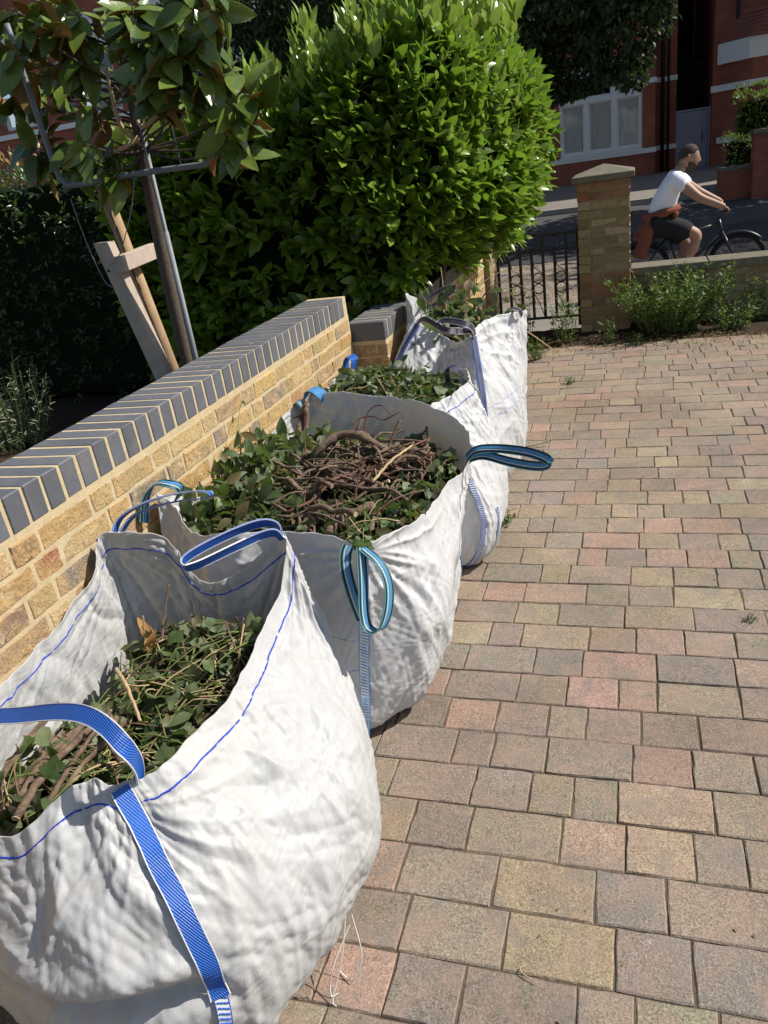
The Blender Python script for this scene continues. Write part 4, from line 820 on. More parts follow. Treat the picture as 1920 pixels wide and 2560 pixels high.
# brambles sticking out of the far bag
for i, pts in enumerate(([(-1.1, 4.5, .8), (-1.15, 4.6, .95), (-1.22, 4.7, 1.03)], [(-1.05, 4.45, .8), (-1.08, 4.55, .97), (-1.10, 4.62, 1.09)], [(-.95, 4.45, .8), (-.8, 4.5, .95), (-.66, 4.6, .93)], [(-.95, 4.5, .8), (-.75, 4.5, .99), (-.55, 4.7, .88)], [(-1.0, 4.5, .78), (-.9, 4.6, .95), (-.75, 4.7, 1.03)], [(-1.1, 4.45, .8), (-1.18, 4.5, .92), (-1.22, 4.52, .98)])):
    branch(pts, .0032, .0018, ('leftmost bramble stem rising from the farthest bag', 'tallest bramble stem standing up from the farthest bag', 'bramble stem arching right over the farthest bag', 'lowest bramble stem drooping right of the farthest bag', 'bramble stem reaching toward the iron gate', 'short bramble stem at the raised left flap')[i], 'bramble stems in the farthest bag', ('red_twig', 'pale_twig', 'green_stem')[i % 3], seed=240 + i, cut=False)
rng = np.random.default_rng(9); n = 60; c = np.array([(-.95, 4.44, .90)]); loc = c + rng.normal(size=(n, 3)) * np.array((.13, .08, .055)); loc[:, 2] = np.maximum(loc[:, 2], .8)
o = attach(link('leaf_litter', instance_mesh('leaf_litter', *OVAL, frames(rand_dirs(n, rng), rand_dirs(n, rng, .7), rng.uniform(.06, .10, n)), loc, True), MAT['clip_leaf']), h4[0]); o['kind'] = 'stuff'
# loose thread and blue stitching tail at the near bag
th_ = empty('loose_thread', (-.65, 1.02, 0)); tag(th_, 'white frayed threads hanging from the nearest bag onto the pavers', 'thread')
for pts in ([(-.63, 1.08, .16), (-.635, 1.03, .08), (-.65, .98, .012), (-.64, .97, .004)], [(-.625, 1.10, .14), (-.60, 1.06, .06), (-.62, 1.03, .01), (-.66, 1.05, .004)], [(-.63, 1.09, .12), (-.66, 1.02, .05), (-.66, .99, .006), (-.645, 1.0, .004)]):
    m = MB(); m.tube(catmull(pts, 16), .0013, 4); attach(m.obj('strand', MAT['thread_white']), th_)
# ------------------------------------------------------------------ laurel hedge
leaf_material('laurel', [(0.070, 0.130, 0.012), (0.155, 0.250, 0.020), (0.215, 0.315, 0.032), (0.110, 0.195, 0.016), (0.28, 0.37, 0.05)], 0.32, 0.55, 0.36, (0.20, 0.38, 0.03))
leaf_material('laurel_piece', [(0.075, 0.140, 0.014), (0.150, 0.260, 0.026), (0.23, 0.34, 0.045)], 0.32, 0.55, 0.36, (0.20, 0.38, 0.03), island=False)
leaf_material('laurel_new', [(0.24, 0.36, 0.05), (0.30, 0.40, 0.08), (0.18, 0.32, 0.04), (0.36, 0.44, 0.13)], 0.3, 0.5, 0.30, (0.38, 0.50, 0.08))
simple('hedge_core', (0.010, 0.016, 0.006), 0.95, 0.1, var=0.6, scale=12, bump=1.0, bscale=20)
LAU = leaf_template(0.44, 0.24, 0.20, 5, point=0.85)
def shoot_leaves(base, sdir, rng, nl=(5, 8), L=(0.11, 0.18), length=(0.07, 0.16), spread=0.75):
    """alternate leaves along short shoots"""
    locs, dirs, nrm, sc, top = [], [], [], [], []
    for b, d in zip(base, sdir):
        k = rng.integers(*nl); ln = rng.uniform(*length); a0 = rng.uniform(0, 6.28); u = np.cross(d, rng.normal(size=3)); u /= np.linalg.norm(u) + 1e-9; w_ = np.cross(d, u); lf = rng.uniform(*L)
        for i in range(k):
            t = i / (k - 1); a = a0 + 2.4 * i; rd = u * math.cos(a) + w_ * math.sin(a); sp = spread * (1.25 - 0.85 * t)
            dd = d * (1 - 0.35 * sp) + rd * sp; locs.append(b + d * ln * (t - 0.4)); dirs.append(dd); nrm.append(d * 0.5 - rd * 0.35 + SUNV * 0.9 + rng.normal(size=3) * .2); sc.append(lf * rng.uniform(0.75, 1.1) * (1 - 0.3 * t))
    return np.array(locs), np.array(dirs), np.array(nrm), np.array(sc)
plan = catmull([(-3.3, 4.60), (-2.7, 4.56), (-2.2, 4.55), (-1.70, 4.55), (-1.24, 4.66), (-.94, 5.04), (-.78, 5.6), (-.72, 6.15), (-.76, 6.7), (-1.02, 7.15), (-1.6, 7.3)], 200)
seg = np.linalg.norm(np.diff(plan, axis=0), axis=1); cum = np.concatenate([[0], np.cumsum(seg)])
def hedge_point(s, t):
    """s metres along the outline, t 0 (bottom) to 1 (top edge)"""
    x = np.interp(s, cum, plan[:, 0]); y = np.interp(s, cum, plan[:, 1]); x2 = np.interp(s + .05, cum, plan[:, 0]); y2 = np.interp(s + .05, cum, plan[:, 1]); x1 = np.interp(s - .05, cum, plan[:, 0]); y1 = np.interp(s - .05, cum, plan[:, 1])
    n = np.stack([y2 - y1, -(x2 - x1), 0 * x], -1); n /= np.linalg.norm(n, axis=-1)[..., None] + 1e-9
    side = np.clip((x + 2.0) / 0.8, 0, 1)                             # 0 on the garden front, 1 on the drive side
    zb = 0.42 + 0.56 * side; zt = 1.97 + 0.17 * side + 0.10 * np.clip((x + 3.2) / 1.5, 0, 1)
    z = zb + (zt - zb) * t
    off = -0.30 * side * np.clip((0.42 - t) / 0.42, 0, 1) ** 1.5 - 0.15 * np.clip((t - .72) / .28, 0, 1) ** 2 - 0.05 * (1 - side)
    p = np.stack([x, y, z], -1); lump = noise(p * 1.9) * 0.15 + noise(p * 4.6) * 0.07
    return p + n * (off + lump)[..., None], n
hedge = empty('laurel_hedge', (-2.0, 5.6, 0.3)); tag(hedge, 'big glossy green laurel hedge behind the walls, sunlit towards the gate', 'hedge')
rng = np.random.default_rng(77)
# dark twiggy core
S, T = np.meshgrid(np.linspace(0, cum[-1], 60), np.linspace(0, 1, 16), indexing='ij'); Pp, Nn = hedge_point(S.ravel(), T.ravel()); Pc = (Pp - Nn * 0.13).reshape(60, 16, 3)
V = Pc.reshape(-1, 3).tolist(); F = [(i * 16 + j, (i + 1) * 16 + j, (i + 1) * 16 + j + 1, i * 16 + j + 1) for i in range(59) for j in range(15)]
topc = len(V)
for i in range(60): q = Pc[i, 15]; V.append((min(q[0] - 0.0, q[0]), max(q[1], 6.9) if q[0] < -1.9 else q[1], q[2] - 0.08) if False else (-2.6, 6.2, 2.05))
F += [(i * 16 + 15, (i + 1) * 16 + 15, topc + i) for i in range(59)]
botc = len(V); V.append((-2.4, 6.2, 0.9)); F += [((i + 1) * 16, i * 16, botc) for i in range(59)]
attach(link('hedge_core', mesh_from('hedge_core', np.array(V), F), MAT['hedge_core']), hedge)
n = 1350; s = rng.uniform(0, cum[-1], n); t = rng.uniform(0, 1, n) ** 0.9; bp, bn = hedge_point(s, t); bp -= bn * rng.uniform(0, 0.07, n)[:, None]
sd = bn * 0.75 + np.array((0, 0, 1.0)) * (0.15 + 0.6 * t)[:, None] + rng.normal(size=(n, 3)) * 0.38; sd /= np.linalg.norm(sd, axis=1)[:, None]
A = shoot_leaves(bp, sd, rng)
n = 520; s = rng.uniform(0, cum[-1], n); bp, bn = hedge_point(s, np.ones(n)); bp = bp - bn * (rng.uniform(0, 0.75, n) ** 1.3)[:, None]; bp[:, 2] += noise(bp * 1.7) * 0.08 + rng.uniform(-.04, .06, n)
sd = np.array((0, 0, 1.0)) + bn * 0.25 + rng.normal(size=(n, 3)) * 0.30; sd /= np.linalg.norm(sd, axis=1)[:, None]
B = shoot_leaves(bp, sd, rng, (5, 8), (0.10, 0.14), (0.08, 0.2), 0.6)
n = 340; s = cum[-1] * rng.uniform(0.12, 0.97, n); bp, bn = hedge_point(s, np.ones(n)); bp = bp - bn * rng.uniform(-0.08, 0.45, n)[:, None]; bp[:, 2] += rng.uniform(0.05, 0.22, n) + 0.10 * (np.interp(s, [0, cum[-1]], [0, 1]) > .45)
sd = np.array((0, 0, 1.0)) + rng.normal(size=(n, 3)) * 0.15; sd /= np.linalg.norm(sd, axis=1)[:, None]
Cn = shoot_leaves(bp, sd, rng, (5, 8), (0.11, 0.165), (0.14, 0.26), 0.36)
n = 200; s = cum[-1] * rng.uniform(0.42, 0.97, n); bp, bn = hedge_point(s, rng.uniform(.5, 1, n)); sd = bn * .6 + np.array((0, 0, .8)) + rng.normal(size=(n, 3)) * 0.2; sd /= np.linalg.norm(sd, axis=1)[:, None]
Dn = shoot_leaves(bp, sd, rng, (4, 6), (0.07, 0.10), (0.08, 0.15), 0.45)
loc = np.concatenate([A[0], B[0]]); fr = frames(np.concatenate([A[1], B[1]]), np.concatenate([A[2], B[2]]), np.concatenate([A[3], B[3]]))
zd, fx, fy = depth_and_frame(loc); sz = np.concatenate([A[3], B[3]]) / zd * ((fx > 620) & (fx < 1400) & (fy > 60)) * (1 + 0.6 * (loc[:, 0] > -1.5)); pick = np.argsort(-sz)[:300]; mask = np.ones(len(loc), bool); mask[pick] = False
lm = mesh_from('leaf', *LAU, True); lm.materials.append(MAT['laurel_piece'])
for i in pick:
    o = link('leaf', lm, None, hedge); mw = Matrix(fr[i].tolist()).to_4x4(); mw.translation = Vector(loc[i]) - hedge.location; o.matrix_local = mw
o = attach(link('foliage', instance_mesh('foliage', *LAU, fr[mask], loc[mask], True), MAT['laurel']), hedge); o['kind'] = 'stuff'
loc = np.concatenate([Cn[0], Dn[0]]); fr = frames(np.concatenate([Cn[1], Dn[1]]), np.concatenate([Cn[2], Dn[2]]), np.concatenate([Cn[3], Dn[3]]))
o = attach(link('new_growth', instance_mesh('new_growth', *LAU, fr, loc, True), MAT['laurel_new']), hedge); o['kind'] = 'stuff'
for i in range(7):
    x = -2.9 + i * 0.28; m = MB(); m.tube(catmull([(x, 5.1 + rng.uniform(-.1, .3), .28), (x + rng.uniform(-.1, .1), 5.2, .8), (x + rng.uniform(-.2, .3), 5.3, 1.5)], 10), np.linspace(.03, .012, 10), 7); attach(m.obj('trunk', MAT['bark'], smooth=True), hedge)

# red-tipped shrub closing the garden on the left
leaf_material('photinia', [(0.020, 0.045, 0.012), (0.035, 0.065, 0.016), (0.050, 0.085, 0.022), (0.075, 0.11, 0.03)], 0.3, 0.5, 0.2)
leaf_material('photinia_tip', [(0.30, 0.24, 0.07), (0.42, 0.22, 0.10), (0.26, 0.28, 0.07)], 0.35, 0.4, 0.3, (0.5, 0.35, 0.1))
SML = leaf_template(0.36, 0.25, 0.2, 3)
sh = empty('garden_shrub', (-5.0, 5.2, .3)); tag(sh, 'dark small-leaved shrub with pinkish tips at the left, behind the magnolia', 'shrub')
def box_shrub(root, x0, x1, y0, y1, z0, z1_, n, rng, mat, tipmat, ntip, leafL=(0.05, 0.08), core='hedge_core', per=(4, 6), tipz=0.06):
    pts = []; nn = []
    for i in range(n):
        f = rng.random()
        if f < .6: p = (rng.uniform(x0, x1), y0, rng.uniform(z0, z1_)); q = (0, -1, .3)
        elif f < .75: p = (x1, rng.uniform(y0, y1), rng.uniform(z0, z1_)); q = (1, 0, .3)
        else: p = (rng.uniform(x0, x1), rng.uniform(y0, y1), z1_); q = (0, -.2, 1)
        pts.append(p); nn.append(q)
    P = np.array(pts); N = np.array(nn, float); P = P + N * (noise(P * 2.5) * 0.12 - rng.uniform(0, .08, n))[:, None]
    d = N + rng.normal(size=(n, 3)) * .5; d /= np.linalg.norm(d, axis=1)[:, None]; A = shoot_leaves(P, d, rng, per, leafL, (.05, .1), .8)
    o = attach(link('foliage', instance_mesh('foliage', *SML, frames(A[1], A[2], A[3]), A[0], True), MAT[mat]), root); o['kind'] = 'stuff'
    if ntip:
        P = np.column_stack([rng.uniform(x0, x1, ntip), y0 + rng.uniform(-.05, .3, ntip), np.full(ntip, z1_ + tipz)]); P[:, 2] += noise(P * 2.5) * .12; d = np.array((0, 0, 1.0)) + rng.normal(size=(ntip, 3)) * .3
        A = shoot_leaves(P, d / np.linalg.norm(d, axis=1)[:, None], rng, per, leafL, (.05, .1), .5); o = attach(link('tips', instance_mesh('tips', *SML, frames(A[1], A[2], A[3]), A[0], True), MAT[tipmat]), root); o['kind'] = 'stuff'
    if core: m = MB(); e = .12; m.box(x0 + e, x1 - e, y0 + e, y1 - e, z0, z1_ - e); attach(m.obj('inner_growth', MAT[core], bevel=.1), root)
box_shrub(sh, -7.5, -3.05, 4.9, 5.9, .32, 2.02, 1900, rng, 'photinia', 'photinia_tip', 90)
for i in range(6):
    x = -6.6 + i * .6; m = MB(); m.tube([(x, 5.3, .25), (x + .1, 5.3, 1.0)], [.03, .02], 7); attach(m.obj('trunk', MAT['bark']), sh)

# ------------------------------------------------------------------ magnolia on a metal frame
def two_sided(name, W, st, fold, curl):
    v, f = leaf_template(W, fold, curl, st, point=0.8); n = len(v); v2 = v.copy(); v2[:, 2] -= 0.012
    return np.concatenate([v, v2]), np.concatenate([f, f[:, ::-1] + n]), np.array([0] * len(f) + [1] * len(f))
leaf_material('magnolia_top', [(0.065, 0.120, 0.018), (0.11, 0.175, 0.028), (0.15, 0.225, 0.04), (0.20, 0.27, 0.055)], 0.22, 0.6, 0.25, (0.25, 0.38, 0.04), island=False)
leaf_material('magnolia_under', [(0.30, 0.14, 0.04), (0.38, 0.20, 0.07), (0.26, 0.18, 0.06)], 0.75, 0.2, 0.12, (0.45, 0.28, 0.05), island=False)
mag = empty('magnolia_tree', (-2.03, 3.2, .3)); tag(mag, 'young magnolia with large glossy leaves, brown beneath, trained on a metal frame', 'tree')
m = MB(); m.tube(catmull([(-2.07, 3.23, .28), (-2.065, 3.23, .9), (-2.055, 3.23, 1.45), (-2.025, 3.22, 1.85), (-2.0, 3.22, 2.2), (-2.02, 3.22, 2.6), (-2.0, 3.2, 3.0)], 40), np.interp(np.linspace(0, 1, 40), [0, .6, 1], [.031, .028, .012]), 10)
attach(m.obj('trunk', MAT['bark'], smooth=True), mag)
MV, MF, MM = two_sided('leaf', 0.47, 6, 0.20, 0.14); MV2, MF2, _ = two_sided('leaf', 0.50, 6, 0.40, 0.38)
mleaf = []
for vv, ff in ((MV, MF), (MV2, MF2)):
    me = mesh_from('leaf', vv, ff, True); me.materials.append(MAT['magnolia_top']); me.materials.append(MAT['magnolia_under']); me.polygons.foreach_set('material_index', MM); mleaf.append(me)
# branch tips: x, height, distance from the wall-side row
tips = [(-2.54,2.27,0.0),(-2.75,2.17,.18),(-2.31,2.38,-.14),(-2.64,2.21,.18),(-2.22,2.35,-.08),(-2.23,2.26,-.03),(-2.37,2.2,.13),(-2.14,2.25,-.04),(-2.21,2.08,.02),(-2.14,1.93,-.19),(-2.43,1.87,.1),(-2.25,1.89,.02),(-2.17,1.83,-.07),(-2.24,1.92,.12),(-1.91,2.34,-.08),(-1.92,2.23,-.02),(-1.76,2.29,-.15),(-1.81,2.24,-.04),(-1.7,2.33,-.12),(-1.79,2.13,-.1),(-1.91,2.09,.1),(-1.7,2.25,-.09),(-1.69,2.3,-.01),(-1.74,2.38,.19),(-1.73,2.28,.18),(-1.58,2.32,.09),(-1.64,2.17,.02),(-1.48,2.1,-.09),(-1.5,2.02,.05),(-1.63,2.01,.19),(-1.6,1.91,.01),(-1.57,1.86,-.05),(-2.59,1.97,.05),(-2.54,1.94,.11),(-2.5,2.49,.05),(-2.47,2.49,.17),(-2.35,2.32,-.18),(-2.37,2.29,.01),(-1.96,2.29,-.02),(-1.74,2.34,-.18),(-1.81,2.2,.06),(-1.79,2.24,.14),(-1.91,2.17,.04),(-1.84,2.37,-.1),(-2.34,2.48,.14),(-2.15,2.41,0.0),(-2.02,2.39,0.0),(-2.51,2.12,.1),(-1.62,2.1,-.05),(-1.82,2.11,.13),(-2.62,2.33,.07),(-2.0,2.11,.11)]
rng = np.random.default_rng(19); ML, MFm = [], []
for i, (x, z, dy) in enumerate(tips):
    if x > -1.95: k_ = (2.96 + .06 * math.sin(i)) / (3.2 + dy); x, z, dy = x * k_, 1.7 + (z - 1.7) * k_, 3.2 * 0 + (3.2 + dy) * k_ - 3.18
    tip = np.array((x, 3.18 + dy, z)); side = np.sign(x + 2.0) or 1
    st_ = np.array((-2.0, 3.2, max(1.88, min(2.4, z - .18 + rng.uniform(-.08, .08)))))
    mid = (st_ + tip) / 2 + np.array((0, 0, -0.02 + rng.uniform(-.03, .02))) + rng.normal(size=3) * .02
    m = MB(); m.tube(catmull([st_, mid, tip], 14), np.linspace(.006, .003, 14), 6); attach(m.obj('branch', MAT['bark'], smooth=True), mag)
    axis = np.array((side * .35, -.45, .55)) + rng.normal(size=3) * .4; axis /= np.linalg.norm(axis); u = np.cross(axis, (0, 0, 1)); u /= np.linalg.norm(u); w_ = np.cross(axis, u)
    for k in range(int(rng.integers(7, 10))):
        a = 2.4 * k + rng.uniform(-.4, .4); rd = u * math.cos(a) + w_ * math.sin(a); droop = np.array((0, 0, -1)) * rng.uniform(.3, 1.2)
        d = rd * 1.0 + axis * rng.uniform(-.1, .6) + droop * .8; nrm = axis * .4 + rd * .1 + np.array(sdir) * .9 + np.array((0, -.35, 0)) + rng.normal(size=3) * .45
        ML.append(tip - axis * .01 * k + rng.normal(size=3) * .01); MFm.append(frames(d[None], nrm[None], [rng.uniform(.105, .175)])[0])
ML, MFm = np.array(ML), np.array(MFm); zd, fx, fy = depth_and_frame(ML); ok = (fx > -60) & (fx < 1000) & (fy > -80); od = np.argsort(~ok, kind='stable')
for i in od[:300]:
    o = link('leaf', mleaf[int(rng.integers(0, 2))], None, mag); mw = Matrix(MFm[i].tolist()).to_4x4(); mw.translation = Vector(ML[i]) - mag.location; o.matrix_local = mw
o = attach(link('crown', instance_mesh('crown', MV, MF, MFm[od[300:]], ML[od[300:]], True, MM), MAT['magnolia_top']), mag); o.data.materials.append(MAT['magnolia_under']); o['kind'] = 'stuff'
for pts in ([(-1.98, 3.18, 2.02), (-1.93, 3.1, 1.97), (-1.87, 3.05, 1.96), (-1.79, 3.05, 2.0)], [(-1.99, 3.16, 1.93), (-2.03, 3.1, 1.90), (-2.08, 3.08, 1.885)], [(-2.0, 3.2, 1.9), (-2.05, 3.15, 1.98), (-2.06, 3.15, 2.1), (-2.05, 3.15, 2.2)]):
    m = MB(); m.tube(catmull(pts, 14), np.linspace(.011, .007, 14), 7); attach(m.obj('branch', MAT['pale_twig'], smooth=True), mag)
n = 70; loc = np.column_stack([rng.uniform(-2.95, -1.75, n), 3.2 + rng.normal(size=n) * .2, rng.uniform(2.62, 3.3, n)]); o = attach(link('upper_crown', instance_mesh('upper_crown', MV, MF, frames(rand_dirs(n, rng) + np.array((0, 0, -.5)), rand_dirs(n, rng, .8), rng.uniform(.13, .19, n)), loc, True, MM), MAT['magnolia_top']), mag); o.data.materials.append(MAT['magnolia_under']); o['kind'] = 'stuff'
for k in range(6):
    m = MB(); m.tube(catmull([(-2.0, 3.2, 2.3 + .1 * k), (-2.0 + (.35, -.35, .2, -.5, .4, -.2)[k] * .6, 3.2, 2.55 + .1 * k), (-2.0 + (.35, -.35, .2, -.5, .4, -.2)[k] * 1.4, 3.2, 2.8 + .08 * k)], 12), np.linspace(.012, .005, 12), 6); attach(m.obj('branch', MAT['twig'], smooth=True), mag)
fr0 = empty('plant_frame', (-1.99, 3.16, .3)); tag(fr0, 'galvanised metal frame of upright pole and bent crossbar supporting the magnolia', 'frame')
for nm, pts, r in (('pole', [(-1.985, 3.19, .26), (-1.985, 3.19, 2.04)], .0100), ('sleeve', [(-1.985, 3.19, .26), (-1.985, 3.19, 1.55)], .0125),
                   ('crossbar', catmull([(-2.46, 3.14, 2.42), (-2.44, 3.14, 2.10), (-2.425, 3.14, 1.88), (-2.40, 3.14, 1.81), (-2.34, 3.14, 1.79), (-2.0, 3.13, 1.795), (-1.70, 3.13, 1.79), (-1.665, 3.13, 1.80), (-1.655, 3.13, 1.84)], 60), .0125),
                   ('wire', [(-1.80, 3.13, 1.79), (-1.815, 3.13, 2.3)], .003), ('wire', [(-2.17, 3.13, 1.79), (-2.20, 3.13, 2.0)], .003)):
    m = MB(); m.tube(pts, r, 10); attach(m.obj(nm, MAT['galvanised'], smooth=True), fr0)
m = MB()
def leaning_box(m, a, b, wx, wy, rz=0.0):
    a, b = Vector(a), Vector(b); v = [p + Matrix.Rotation(rz, 3, 'Z') @ Vector((sx * wx / 2, sy * wy / 2, 0)) for p in (a, b) for sx, sy in ((-1, -1), (1, -1), (1, 1), (-1, 1))]
    return m.add(v, [(3, 2, 1, 0), (4, 5, 6, 7), (0, 1, 5, 4), (1, 2, 6, 5), (2, 3, 7, 6), (3, 0, 4, 7)])
wp = empty('wooden_post', (-2.17, 3.2, .28)); tag(wp, 'weathered grey square timber post with a short crosspiece behind the wall', 'post')
attach(leaning_box(MB(), (-2.045, 3.2, .25), (-2.325, 3.2, 1.54), .085, .050, R(-5)).obj('shaft', MAT['grey_timber'], bevel=.003), wp)
m = MB(); m.add([(-2.262, 3.15, 1.405), (-2.215, 3.15, 1.405), (-2.215, 3.46, 1.425), (-2.262, 3.46, 1.425), (-2.262, 3.15, 1.475), (-2.215, 3.15, 1.475), (-2.215, 3.46, 1.495), (-2.262, 3.46, 1.495)], [(3, 2, 1, 0), (4, 5, 6, 7), (0, 1, 5, 4), (1, 2, 6, 5), (2, 3, 7, 6), (3, 0, 4, 7)]); attach(m.obj('crosspiece', MAT['grey_timber'], bevel=.002), wp)
m = MB(); m.tube([(-2.283, 3.118, 1.42), (-2.283, 3.126, 1.42)], .006, 8); attach(m.obj('nail', MAT['black_iron']), wp)
sk = empty('timber_stake', (-2.06, 3.26, .28)); tag(sk, 'round split brown timber stake leaning beside the square post', 'stake')
m = MB(); m.tube([(-2.125, 3.33, .25), (-2.345, 3.33, 1.77)], [.034, .031], 14); attach(m.obj('shaft', MAT['stake_timber'], smooth=True), sk)
m = MB(); m.tube([(-2.165, 3.300, .62), (-2.270, 3.298, 1.32), (-2.318, 3.299, 1.66)], .003, 5); attach(m.obj('split', MAT['black_iron']), sk)
tw = empty('tie_wire', (-2.15, 3.12, 1.6)); tag(tw, 'thin twisted grey wire tied from post to crossbar', 'wire')
for pts in ([(-2.03, 3.12, 1.78), (-2.06, 3.10, 1.68), (-2.12, 3.10, 1.58), (-2.20, 3.11, 1.48), (-2.28, 3.11, 1.43)], [(-2.36, 3.10, 1.74), (-2.35, 3.10, 1.62), (-2.34, 3.11, 1.50), (-2.31, 3.11, 1.38), (-2.28, 3.11, 1.35)]):
    m = MB(); m.tube(catmull(pts, 20), .0022, 5); attach(m.obj('strand', MAT['galvanised']), tw)

# ------------------------------------------------------------------ lavender and weeds
leaf_material('lavender', [(0.26, 0.29, 0.18), (0.36, 0.37, 0.27), (0.18, 0.22, 0.12)], 0.7, 0.2, 0.15)
leaf_material('weed', [(0.055, 0.10, 0.022), (0.080, 0.14, 0.030), (0.11, 0.17, 0.040), (0.14, 0.20, 0.055)], 0.5, 0.35, 0.3, (0.28, 0.42, 0.06))
leaf_material('dry_litter', [(0.22, 0.15, 0.07), (0.30, 0.20, 0.09), (0.14, 0.11, 0.05)], 0.8, 0.2, 0.2)
THIN = leaf_template(0.16, 0.2, 0.2, 3); WEED = leaf_template(0.32, 0.2, 0.25, 3)
def weed(name, label, cat, x, y, h, spread, nst, lf, seed, mat='weed', T=WEED, per=16, lean=(0, 0), z0=0.0, group=None, stemmat='green_stem', r=.0035):
    rng = np.random.default_rng(seed); root = empty(name, (x, y, z0)); tag(root, label, cat, group); L, D, N_, S_ = [], [], [], []; m = MB()
    for i in range(nst):
        a = rng.uniform(0, 6.28); rr_ = spread * math.sqrt(rng.random()); hh = h * rng.uniform(.55, 1.0); b = np.array((x + math.cos(a) * rr_ * .35, y + math.sin(a) * rr_ * .3, z0 - .01)); t_ = np.array((x + math.cos(a) * rr_ + lean[0] * hh, y + math.sin(a) * rr_ * .7 + lean[1] * hh, z0 + hh))
        pts = catmull([b, (b + t_) / 2 + rng.normal(size=3) * .03 * h, t_], 9); m.tube(pts, np.linspace(r, r * .4, 9), 4)
        for k in range(per):
            f = rng.uniform(.15, 1.0); q = b + (t_ - b) * f; j = min(8, int(f * 8)); q = pts[j] + rng.normal(size=3) * .012
            d = rng.normal(size=3) * np.array((1, 1, .5)) + np.array((0, 0, .5)); L.append(q); D.append(d); N_.append(np.array((0, 0, 1)) + rng.normal(size=3) * .4); S_.append(lf * rng.uniform(.6, 1.15))
    o = attach(m.obj('stems', MAT[stemmat], smooth=True), root); o['kind'] = 'stuff'
    o = attach(link('foliage', instance_mesh('foliage', *T, frames(np.array(D), np.array(N_), np.array(S_)), np.array(L), True), MAT[mat]), root); o['kind'] = 'stuff'
    return root
W_ = 'weeds along the front wall'
weed('lavender_bush', 'pale grey-green lavender with upright flower stalks at the left edge', 'lavender', -3.95, 3.95, .62, .42, 70, .05, 301, 'lavender', THIN, 22, z0=.28)
weed('weed_bush', 'large leafy weed bush at the foot of the low wall beside the pier', 'weed', .27, 7.26, .60, .56, 120, .05, 302, group=W_, per=42)
weed('weed_plant', 'tall thin-leaved weed in front of the gate, left of the pier', 'weed', -.62, 7.05, .48, .16, 12, .08, 303, T=THIN, group=W_, per=22)
weed('weed_plant', 'small upright weed at the left foot of the capped pier', 'weed', -.22, 6.98, .24, .07, 7, .06, 304, T=THIN, group=W_, per=14)
weed('weed_plant', 'tiny weed tuft in front of the capped pier', 'weed', .02, 6.88, .10, .08, 6, .05, 305, T=THIN, group=W_, per=10)
weed('weed_plant', 'leafy weed patch at the right end of the low wall', 'weed', .78, 7.18, .24, .24, 20, .05, 306, group=W_, per=20)
weed('weed_plant', 'tall weed against the low wall at the right edge', 'weed', .98, 7.42, .48, .14, 12, .05, 307, group=W_, per=24)
weed('weed_plant', 'weed growing under the iron gate beside the farthest bag', 'weed', -.98, 7.38, .58, .15, 10, .05, 308, group=W_, per=20)
weed('weed_plant', 'low weed near the farthest bag and the long stem', 'weed', -.80, 6.55, .20, .16, 12, .045, 309, group=W_, per=14)
weed('weed_plant', 'small weed growing out of the paver joint beside the low bag', 'weed', -.62, 3.42, .07, .05, 6, .035, 310, per=8, group='weeds in the paver joints')
weed('weed_plant', 'tiny weed in the joints near the right edge of the drive', 'weed', .39, 2.62, .03, .03, 5, .025, 311, T=THIN, per=6, group='weeds in the paver joints')
weed('weed_plant', 'thin line of weed in the joint in front of the gate', 'weed', -.46, 5.8, .05, .08, 8, .03, 312, per=6, group='weeds in the paver joints')
rng = np.random.default_rng(8); n = 1500; loc = np.column_stack([rng.uniform(-1.25, 2.6, n), rng.normal(6.95, .20, n), np.full(n, .008)]); loc[:, 2] = .006 + rng.random(n) * .02
o = link('leaf_debris', instance_mesh('leaf_debris', *WEED, frames(rand_dirs(n, rng) * np.array((1, 1, .3)), rand_dirs(n, rng, 2.0), rng.uniform(.012, .04, n)), loc, True), MAT['dry_litter']); tag(o, 'dry leaf litter and soil along the foot of the front wall', 'litter', kind='stuff')
v = np.array([(a, b, 0.0) for b in np.linspace(6.88, 7.62, 16) for a in np.linspace(-1.35, 4.2, 80)]); v[:, 2] = -.004 + .012 * noise(v * 9) + .012 * np.clip((v[:, 1] - 6.92) / .2, 0, 1)
v[:, 2] = np.where(v[:, 1] < 6.93 + .05 * noise(v * 5), -.02, v[:, 2])
o = link('soil_border', mesh_from('soil_border', v, [(i * 80 + j, i * 80 + j + 1, (i + 1) * 80 + j + 1, (i + 1) * 80 + j) for i in range(15) for j in range(79)], True), MAT['soil']); tag(o, kind='structure')
# ------------------------------------------------------------------ houses across the street
def house_brick(name, axis, base, dark):
    t = NT(name); g = t.N('NewGeometry'); sx = t.N('SeparateXYZ'); t.L(g.outputs['Position'], sx.inputs[0]); cb = t.N('CombineXYZ'); t.L(sx.outputs[axis], cb.inputs[0]); t.L(sx.outputs[2], cb.inputs[1])
    br = t.N('TexBrick'); br.offset = 0.5; t.L(cb.outputs[0], br.inputs['Vector'])
    for k, v in (('Color1', (*base, 1)), ('Color2', (*dark, 1)), ('Mortar', (0.20, 0.13, 0.10, 1)), ('Scale', 1.0), ('Mortar Size', 0.008), ('Brick Width', 0.225), ('Row Height', 0.075), ('Bias', 0.0)): br.inputs[k].default_value = v
    p = t.pos(); c = t.mix(0.55, br.outputs['Color'], t.ramp(t.noise(p, 1.6, 4), [(0.3, (0.6, 0.6, 0.6)), (0.7, (1.2, 1.2, 1.2))]), 'MULTIPLY')
    MAT[name] = t.set(c, 0.9, t.bump(br.outputs['Fac'], -0.4, 0.006), 0.2)
